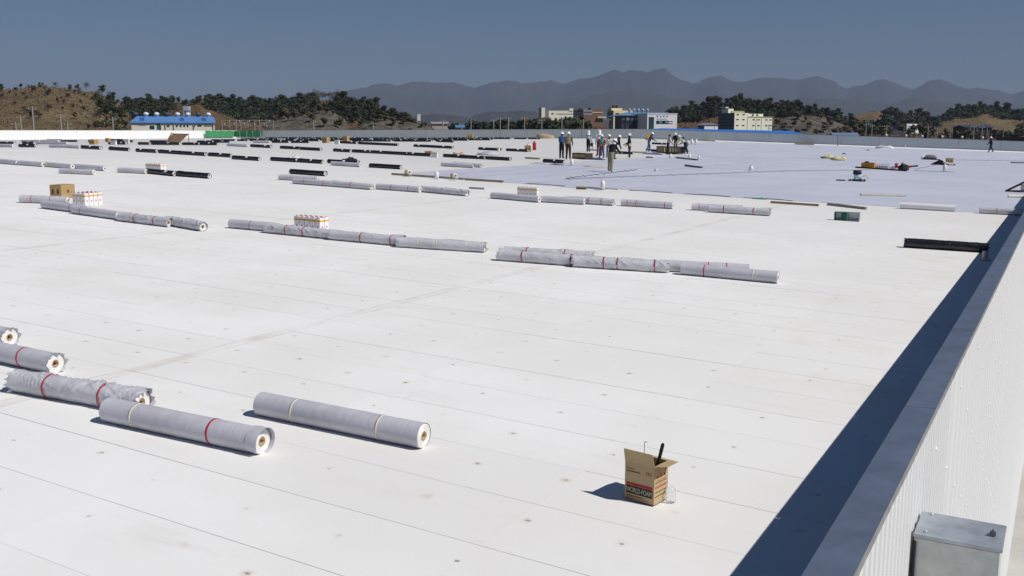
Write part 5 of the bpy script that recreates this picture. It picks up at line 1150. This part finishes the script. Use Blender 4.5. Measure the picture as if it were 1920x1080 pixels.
for f0, f1, v0, v1, m in ((.09, .17, 233.5, 236, M_ROOFG), (.215, .27, 236, 242, M_GLASS), (.30, .345, 232, 243, mat('door_teal', (.03, .11, .10), .6, .2)), (.42, .45, 235, 238, M_GLASS), (.53, .55, 234.5, 238, M_GLASS), (.575, .595, 234.5, 238, M_GLASS), (.62, .64, 234.5, 238, M_GLASS), (.66, .68, 234.5, 238, M_GLASS), (.735, .76, 234.5, 238, M_GLASS), (.79, .84, 234.5, 237, M_GLASS), (.87, .985, 233.5, 237, mat('shutter_olive', (.24, .22, .12), .7, .1))): b.R(f0, f1, v0, v1, m)
for f in (.345, .40, .50, .74, .98): b.R(f, f + .006, 229.5, 245, M_ROOFG, 'pilaster', .25)
# water tower
pw = cxy((360 - 960) / F * 250, 250, 0); zb, ztp = zpix(209, 250), zpix(200.5, 250); t = thing('water_tower', 'pale grey water tank on tall legs behind the blue-roofed factory', 'water tower', pw, TH)
MB().box((0, 0, (zb + ztp) / 2), (1.5, 1.5, ztp - zb), bev=.08).build('tank', mat('tank_grey', (.42, .48, .50), .6, .08), t)
for sx in (-1, 1):
    for sy in (-1, 1): MB().box((sx * .6, sy * .6, zb / 2), (.22, .22, zb)).build('leg', mat('tank_leg', (.36, .38, .36), .7, .1), t)
for k in range(4): MB().box((0, -.6, zb - 2 - k * 3), (1.0, .08, .12)).build('brace', mat('tank_leg', (.36, .38, .36), .7, .1), t)
# cream hall with stair tower
b = Bld('cream_hall', 'long cream hall with small rooftop block behind rounded pines', 1026, 1028, 1075, 208.5, 560, R(22), M_CREAMW)
b.R(.80, .95, 204, 209, M_CREAMW, 'rooftop_block', .3); b.R(.10, .18, 213, 215.5, M_GLASS); b.R(.30, .98, 213.5, 215.5, M_ROOFG, 'window_band')
b = Bld('stair_tower', 'narrow cream tower with a shaded side beside the cream hall', 1010, 1014.5, 1021, 203, 555, R(20), M_CREAMW); b.L(.0, 1.0, 203, 240, M_GREYW, 'painted_shade')  # grey sheet over the left face stands in for the tower's shade
b = Bld('grey_annex', 'grey annex wall joining the narrow tower to the cream hall', 1014, 1015, 1027, 209, 575, R(4), M_GREYW); b.R(.1, .9, 209.4, 211, M_ROOFG, 'parapet')
b = Bld('dark_block', 'dark navy block between the cream hall and the brown building', 1073, 1075, 1092, 207, 540, R(4), M_DKW); b.R(.45, .8, 204, 207, M_DKW, 'rooftop_block', .3); b.R(.05, .95, 210, 211.2, M_GLASS); b.R(.05, .95, 214, 215.2, M_GLASS)
b = Bld('brown_building', 'brown brick building with grey floors behind the plain', 1089, 1092, 1128, 206, 520, R(6), M_BRICK); b.R(0, .45, 206, 217, mat('grey_floor', (.34, .33, .34), .8, .1), 'grey_wing', .12); b.R(.22, .38, 203.5, 206, M_PBLK, 'roof_plant', .3)
for k in range(4): b.R(.04 + k * .1, .10 + k * .1, 210.5, 212.5, M_GLASS, proud=.2)
b.R(.45, 1, 211, 212.5, M_CREAMW, 'band', .15); b.R(.72, 1.15, 219.5, 222, M_CREAMW, 'canopy', 1.0)
b = Bld('cream_block', 'cream yellow block with shaded end wall and rooftop tanks', 1136, 1147.5, 1186, 208, 400, R(24), mat('yellow_cream', (.72, .62, .38), .8, .05, .4)); b.L(0, 1, 209, 245, M_GREYW, 'painted_shade_end', .1)  # grey sheet puts the end wall's shade into its colour
b.R(.09, .26, 213, 216, M_GLASS); b.R(.42, .60, 214, 216.5, M_GLASS); b.L(.2, .4, 212.5, 216, M_GLASS, proud=.2); b.L(.65, .8, 212.5, 216, M_GLASS, proud=.2); b.slab(-.02, .5, .3, .9, b.h, b.h + .9, mat('yellow_cream', (.72, .62, .38)), 'upper_storey')
for x_ in (.10, .26): MB().lathe([(.5, b.h + .3), (.5, b.h + 2.0), (0, b.h + 2.2)], 10, 0, Matrix.Translation((x_ * b.Lr, .4 * b.Ll, 0))).build('roof_tank', M_PBLK, b.t)
# white office with blue workshop behind
b = Bld('blue_workshop', 'dark blue-walled workshop with a pale blue pitched roof', 1150, 1162, 1212, 217.5, 262, R(5), M_DKW)
ze, zr = b.h, zpix(211.5, 270); MB().add([(-.3, -.3, ze), (b.Lr + .3, -.3, ze), (b.Lr + 8, 9, zr), (3.5, 9, zr), (-.3, 20, ze), (b.Lr + 8, 20, ze)], [(0, 1, 2, 3), (3, 2, 5, 4), (0, 3, 4), (1, 5, 2)]).build('roof', mat('pale_blue_roof', (.13, .25, .45), .5, .08, .4), b.t)
for k in range(6): b.R(.02 + k * .165, .13 + k * .165, 228, 231, M_GLASS, proud=.05); b.R(.02 + k * .165, .14 + k * .165, 220, 226, M_GREYW if k % 2 else mat('steel_blue', (.10, .11, .16), .6, .1), 'wall_panel', .04); b.R(.145 + k * .165, .155 + k * .165, 218, 244, M_PBLK, 'joint', .12)
for k in range(5): MB().lathe([(.3, zr), (.3, zr + .4), (.5, zr + .5), (.25, zr + 1), (0, zr + 1)], 10, 0, Matrix.Translation((b.Lr * .55 + k * 1.25, 9, 0))).build('roof_vent', mat('vent_blue', (.35, .42, .58), .5, .1), b.t)
b = Bld('white_office', 'white office with four round windows and a blue glass stair bay', 1206, 1210, 1265, 214.5, 258, R(24), M_WHITEW)
b.R(.05, .22, 220, 244, M_GLT, 'stair_window')
for k in range(5): b.R(.05, .22, 222 + k * 4.2, 222.5 + k * 4.2, M_DKW, 'mullion', .12)
for k in range(4):
    f = .335 + k * .108; z_ = zpix(218.3, 258); MB().lathe([(0, .05), (.21, .05), (.21, 0)], 16, 0, Matrix.Translation((f * b.Lr, -.0, z_)) @ Matrix.Rotation(R(90), 4, 'X')).build('round_window', M_GLASS, b.t)
b.R(.30, .71, 226.5, 232.5, M_GLASS, 'strip_window'); b.R(.39, .48, 227.5, 231.5, mat('sky_glass', (.16, .25, .34), .2, .1), 'pane', .09); b.R(.60, .69, 227.5, 231.5, mat('sky_glass', (.16, .25, .34), .2, .1), 'pane', .09)
b.R(.31, .66, 222.6, 223.6, mat('sign_violet', (.40, .42, .62), .6, .2), 'sign_lettering', .08); b.slab(-.01, 1.01, -.01, 1.0, b.h, b.h + .18, mat('parapet_white', (.76, .77, .79), .6, .03), 'parapet')
for v_ in (227.2, 231): b.R(.71, .86, v_, v_ + .5, M_ROOFG, 'ledge', .15)
# sheds and blocks to the right
b = Bld('small_shed', 'small white shed with blue-grey roof before the cream office block', 1303, 1316, 1341, 234.5, 290, R(30), M_WHITEW); ze = b.h
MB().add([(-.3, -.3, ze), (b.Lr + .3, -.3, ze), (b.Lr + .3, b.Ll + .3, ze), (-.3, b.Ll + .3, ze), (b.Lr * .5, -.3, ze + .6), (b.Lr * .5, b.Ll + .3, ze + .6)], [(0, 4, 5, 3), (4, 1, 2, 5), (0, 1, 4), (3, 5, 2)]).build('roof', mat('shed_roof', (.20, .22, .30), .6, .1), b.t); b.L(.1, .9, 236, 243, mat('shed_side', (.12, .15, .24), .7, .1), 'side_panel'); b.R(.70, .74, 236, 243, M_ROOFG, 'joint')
M_CREAM3 = mat('office_cream', (.74, .75, .62), .8, .06, .4); M_CR_SH = mat('office_cream_shade', (.105, .13, .15), .8, .1, .4)  # second tone is the cream wall's shade, put into a dark colour
b = Bld('cream_office', 'four-storey cream office block with end wall painted in shade tone and rows of windows', 1341, 1371, 1441, 220, 335, R(34), M_CREAM3)
zt2 = zpix(212.5, 335); b.slab(0, .36, 0, 1, b.h, zt2, M_CREAM3, 'upper_storey'); zt3 = zpix(214.5, 345); b.slab(.36, .86, .25, .9, b.h, zt3, M_CREAM3, 'set_back_storey')
b.slab(0.05, .38, .3, .7, zt2, zt2 + .7, mat('olive_roof', (.35, .35, .18), .7, .1), 'roof_rim'); b.slab(-.02, .12, .35, .75, zt2, zt2 + 1.4, M_CREAM3, 'stair_head'); b.slab(-.03, .05, .5, .8, zt2 + 1.7, zt2 + 2.0, M_WHITEW, 'stair_roof'); b.slab(.0, .04, .55, .75, zt2 + .0, zt2 + 1.7, M_CR_SH, 'stair_post')
b.L(0, 1, 212.5, 246, M_CR_SH, 'painted_shade_wall', .08); b.slab(.34, 1.02, -.02, .15, b.h, b.h + .25, mat('olive_roof', (.35, .35, .18)), 'terrace_edge')  # dark sheet over the end wall paints its shade
for v_ in (224.7, 235.5):
    for f in (.05, .20, .47, .60, .81, .92): b.R(f, f + .06, v_ - 1, v_ + 1, M_GLASS)
for f in (.05, .20): b.R(f, f + .06, 214.5, 216.5, M_GLASS)
for v_ in (215.5, 224.5, 230, 235):
    for f in (.06, .22, .42, .58, .76, .90): b.L(f, f + .08, v_ - 1.2, v_ + 1.2, M_GLASS, proud=.14)
for f in (.33, .56, .70): b.R(f, f + .01, 221, 245, mat('office_stain', (.55, .50, .38), .8, .1), 'pilaster', .12)
for f in (.44, .58, .70): z_ = zpix(216.3, 340); MB().box((f * b.Lr, .25 * b.Ll - .05, z_), (b.Lr * .05, .1, .5)).build('window', M_GLASS, b.t)
# the blue roof of the neighbouring hall
D0 = 205; za = zpix(246, D0)
t = thing('blue_hall', 'bright blue low roof of the neighbouring hall just beyond the parapet', 'building', (0, 0, 0))
c_ = [at(1196, 243.5, 212), at(1517, 252.5, 190), at(1480, 245.5, 215), at(1240, 240.5, 228), at(1196, 262, 212), at(1517, 262, 190)]
MB().add([tuple(p) for p in c_], [(0, 1, 2, 3)]).build('roof', M_BLUEB, t)
c2 = [c_[0] - Vector((0, 0, .01)), c_[1] - Vector((0, 0, .01)), Vector((c_[1].x, c_[1].y, 0)), Vector((c_[0].x, c_[0].y, 0))]
MB().add([tuple(p) for p in c2], [(3, 2, 1, 0)]).add([tuple(c_[1] - Vector((0, 0, .01))), tuple(c_[2] - Vector((0, 0, .01))), (c_[2].x, c_[2].y, 0), (c_[1].x, c_[1].y, 0)], [(3, 2, 1, 0)]).build('walls', mat('hall_white', (.65, .62, .60), .7, .05), t)
def shed(name, label, ul, uc, ur, vt, D, phi, wm, rm, rise, over=.4):
    b = Bld(name, label, ul, uc, ur, vt, D, phi, wm); ze = b.h; o = over
    MB().add([(-o, -o, ze), (b.Lr + o, -o, ze), (b.Lr + o, b.Ll + o, ze), (-o, b.Ll + o, ze), (-o, b.Ll / 2, ze + rise), (b.Lr + o, b.Ll / 2, ze + rise), (-o, -o, ze - .2), (b.Lr + o, -o, ze - .2)], [(0, 1, 5, 4), (4, 5, 2, 3), (0, 4, 3), (1, 2, 5), (6, 7, 1, 0)]).build('roof', rm, b.t); return b
b = shed('blue_grey_shed', 'low shed with a blue-grey roof at the foot of the rock slope', 1550, 1556, 1600, 254, 240, R(8), M_GREYW, mat('slate_blue_roof', (.12, .17, .30), .6, .1), .7)
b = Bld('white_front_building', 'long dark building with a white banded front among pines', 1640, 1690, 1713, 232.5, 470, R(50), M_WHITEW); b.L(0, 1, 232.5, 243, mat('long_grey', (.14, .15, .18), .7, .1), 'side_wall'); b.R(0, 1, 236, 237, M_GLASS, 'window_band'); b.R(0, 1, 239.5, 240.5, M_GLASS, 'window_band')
b = shed('navy_shed', 'open shed with a navy blue roof on the flat land', 1797, 1800, 1849, 239, 380, R(6), mat('shed_open', (.06, .06, .065), .8, .2), mat('navy_roof', (.025, .04, .09), .6, .1), .9)
for k in range(6): b.R(.02 + k * .19, .04 + k * .19, 240, 258, M_ROOFG, 'post', .3)
b = Bld('dark_canopy', 'dark flat canopy on posts next to the roof edge', 1902, 1905, 1950, 257, 200, R(5), mat('canopy_dark', (.02, .025, .035), .6, .1)); b.slab(-.1, 1.05, -.2, 1.0, b.h + .5, b.h + .75, mat('canopy_teal', (.04, .10, .14), .6, .1), 'canopy_roof'); b.slab(.25, .32, .0, .1, b.h, b.h + .5, mat('canopy_dark', (.02, .025, .035)), 'post')
b = Bld('far_white_house', 'tiny white house at the end of the pine-covered rock cut hill', 784, 785, 791, 214, 520, R(10), M_WHITEW); b.slab(-.05, 1.05, -.05, 1.05, b.h, b.h + .3, M_ROOFG, 'roof')
b = shed('pale_shed', 'low pale shed on the plain beside the conifer belt', 810, 812, 842, 232, 430, R(6), mat('pale_shed_wall', (.50, .46, .40), .8, .1), M_ROOFG, .8)
b = shed('plain_blue_shed', 'small blue-roofed shed peeking over the far parapet before the conifers', 856, 858, 871, 238.5, 300, R(6), M_GREYW, M_BLUE, .6)
# poles, lamps, switchyard
M_POLE = mat('concrete_pole', (.36, .35, .33), .8, .1); PL = []
def pole(u, vt, D, label, r=.13, arm=True, group=None):
    h = zpix(vt, D); t = thing('utility_pole', label, 'pole', cxy((u - 960) / F * D, D, 0), TH, group)
    MB().tube([(0, 0, 0), (0, 0, h)], [r * 1.3, r], 8).build('shaft', M_POLE, t)
    if arm:
        MB().box((0, 0, h - .5), (1.6, .1, .12)).build('crossarm', M_POLE, t)
        for s in (-1, 0, 1): MB().lathe([(.05, 0), (.08, .1), (.04, .25), (0, .26)], 8, 0, Matrix.Translation((s * .65, 0, h - .44))).build('insulator', mat('insulator', (.5, .4, .36), .4, .1), t)
GL = 'poles before the dry hill'; PLB = 'slim concrete utility pole standing before the dry grass hill'
for u, v in ((42, 229), (52, 217), (75, 201), (126, 215), (138, 230), (222, 220)): pole(u, v, 185 + (u % 5) * 4, PLB, group=GL)
for u, v in ((593, 226), (703, 229)): pole(u, v, 255, 'slim utility pole standing before the grey rock bank', group='poles before the rock bank')
for u, v in ((832, 224), (867, 231), (884, 222), (926, 223), (938, 220), (953, 220), (983, 219), (1015, 223), (1052, 220), (1092, 224), (1137, 222)): pole(u, v, 250 + (u % 4) * 8, 'slim utility pole standing before the conifers and cream hall', .12, group='poles before the conifers')
for u, v in ((1615, 231), (1626, 233), (1653, 234), (1730, 235), (1747, 238), (1771, 243), (1815, 234), (1830, 236), (1870, 240)): pole(u, v, 255 + (u % 4) * 8, 'slim utility pole on the flat land before the tan hill', .12, group='poles before the tan hill')
for k, (u, v) in enumerate(((1653, 253.5), (1690, 254.5), (1720, 255.5), (1757, 256.2), (1794, 257), (1832, 258))):
    D = 178; h = zpix(v, D); t = thing('street_lamp', 'street lamp with round white globe peeping over the far parapet', 'street lamp', cxy((u - 960) / F * D, D, 0), 0, 'globe street lamps')
    MB().tube([(0, 0, 0), (0, 0, h - .2)], .06, 8).build('post', M_POLE, t); MB().lathe([(0, h - .25), (.14, h - .2), (.22, h), (.14, h + .2), (0, h + .24)], 14).build('globe', mat('lamp_globe', (.86, .86, .84), .4, .02), t)
t = thing('switchyard', 'grey steel switchyard frame of posts and beams behind the green netting', 'switchyard', cxy((470 - 960) / F * 240, 240, 0), TH); wd = 92 / F * 240; ht = zpix(225, 240)
for i in range(9): MB().box((-wd / 2 + wd * i / 8, (i % 3) * .8, ht / 2), (.16, .16, ht - random.uniform(0, .8))).build('post', M_POLE, t)
for v_ in (226, 231, 236): MB().box((0, 0, zpix(v_, 240)), (wd, .12, .14)).build('beam', M_POLE, t)
for i in range(10): MB().lathe([(.08, 0), (.14, .15), (.08, .3), (.14, .45), (.06, .6), (0, .61)], 8, 0, Matrix.Translation((-wd / 2 + wd * (i + .5) / 10, -.1, zpix(231 if i % 2 else 236, 240) + .07))).build('insulator', mat('insulator', (.5, .4, .36), .4, .1), t)
t = thing('switchyard', 'dark steel switchyard frame at the foot of the rock slope', 'switchyard', cxy((1500 - 960) / F * 300, 300, 0), TH); wd = 130 / F * 300
for i in range(8): MB().box((-wd / 2 + wd * i / 7, (i % 2) * .8, zpix(234, 300) / 2), (.14, .14, zpix(234, 300))).build('post', mat('steel_dull', (.20, .20, .19), .7, .1), t)
for v_ in (236, 241): MB().box((0, 0, zpix(v_, 300)), (wd, .12, .14)).build('beam', mat('steel_dull', (.20, .20, .19), .7, .1), t)

# ------------------------------------------------------------------ the air between here and the mountains
q = bpy.data.materials.new('haze_air'); q.use_nodes = True; t_ = q.node_tree; t_.nodes.clear()
pv = t_.nodes.new('ShaderNodeVolumePrincipled'); pv.inputs['Color'].default_value = (.45,.55,.77, 1); pv.inputs['Density'].default_value = 0.0001; pv.inputs['Anisotropy'].default_value = 0.0
mo = t_.nodes.new('ShaderNodeOutputMaterial'); t_.links.new(pv.outputs[0], mo.inputs['Volume'])
tag(MB().box((0, 0, 342), (40000, 40000, 686)).build('haze', q), kind='stuff')
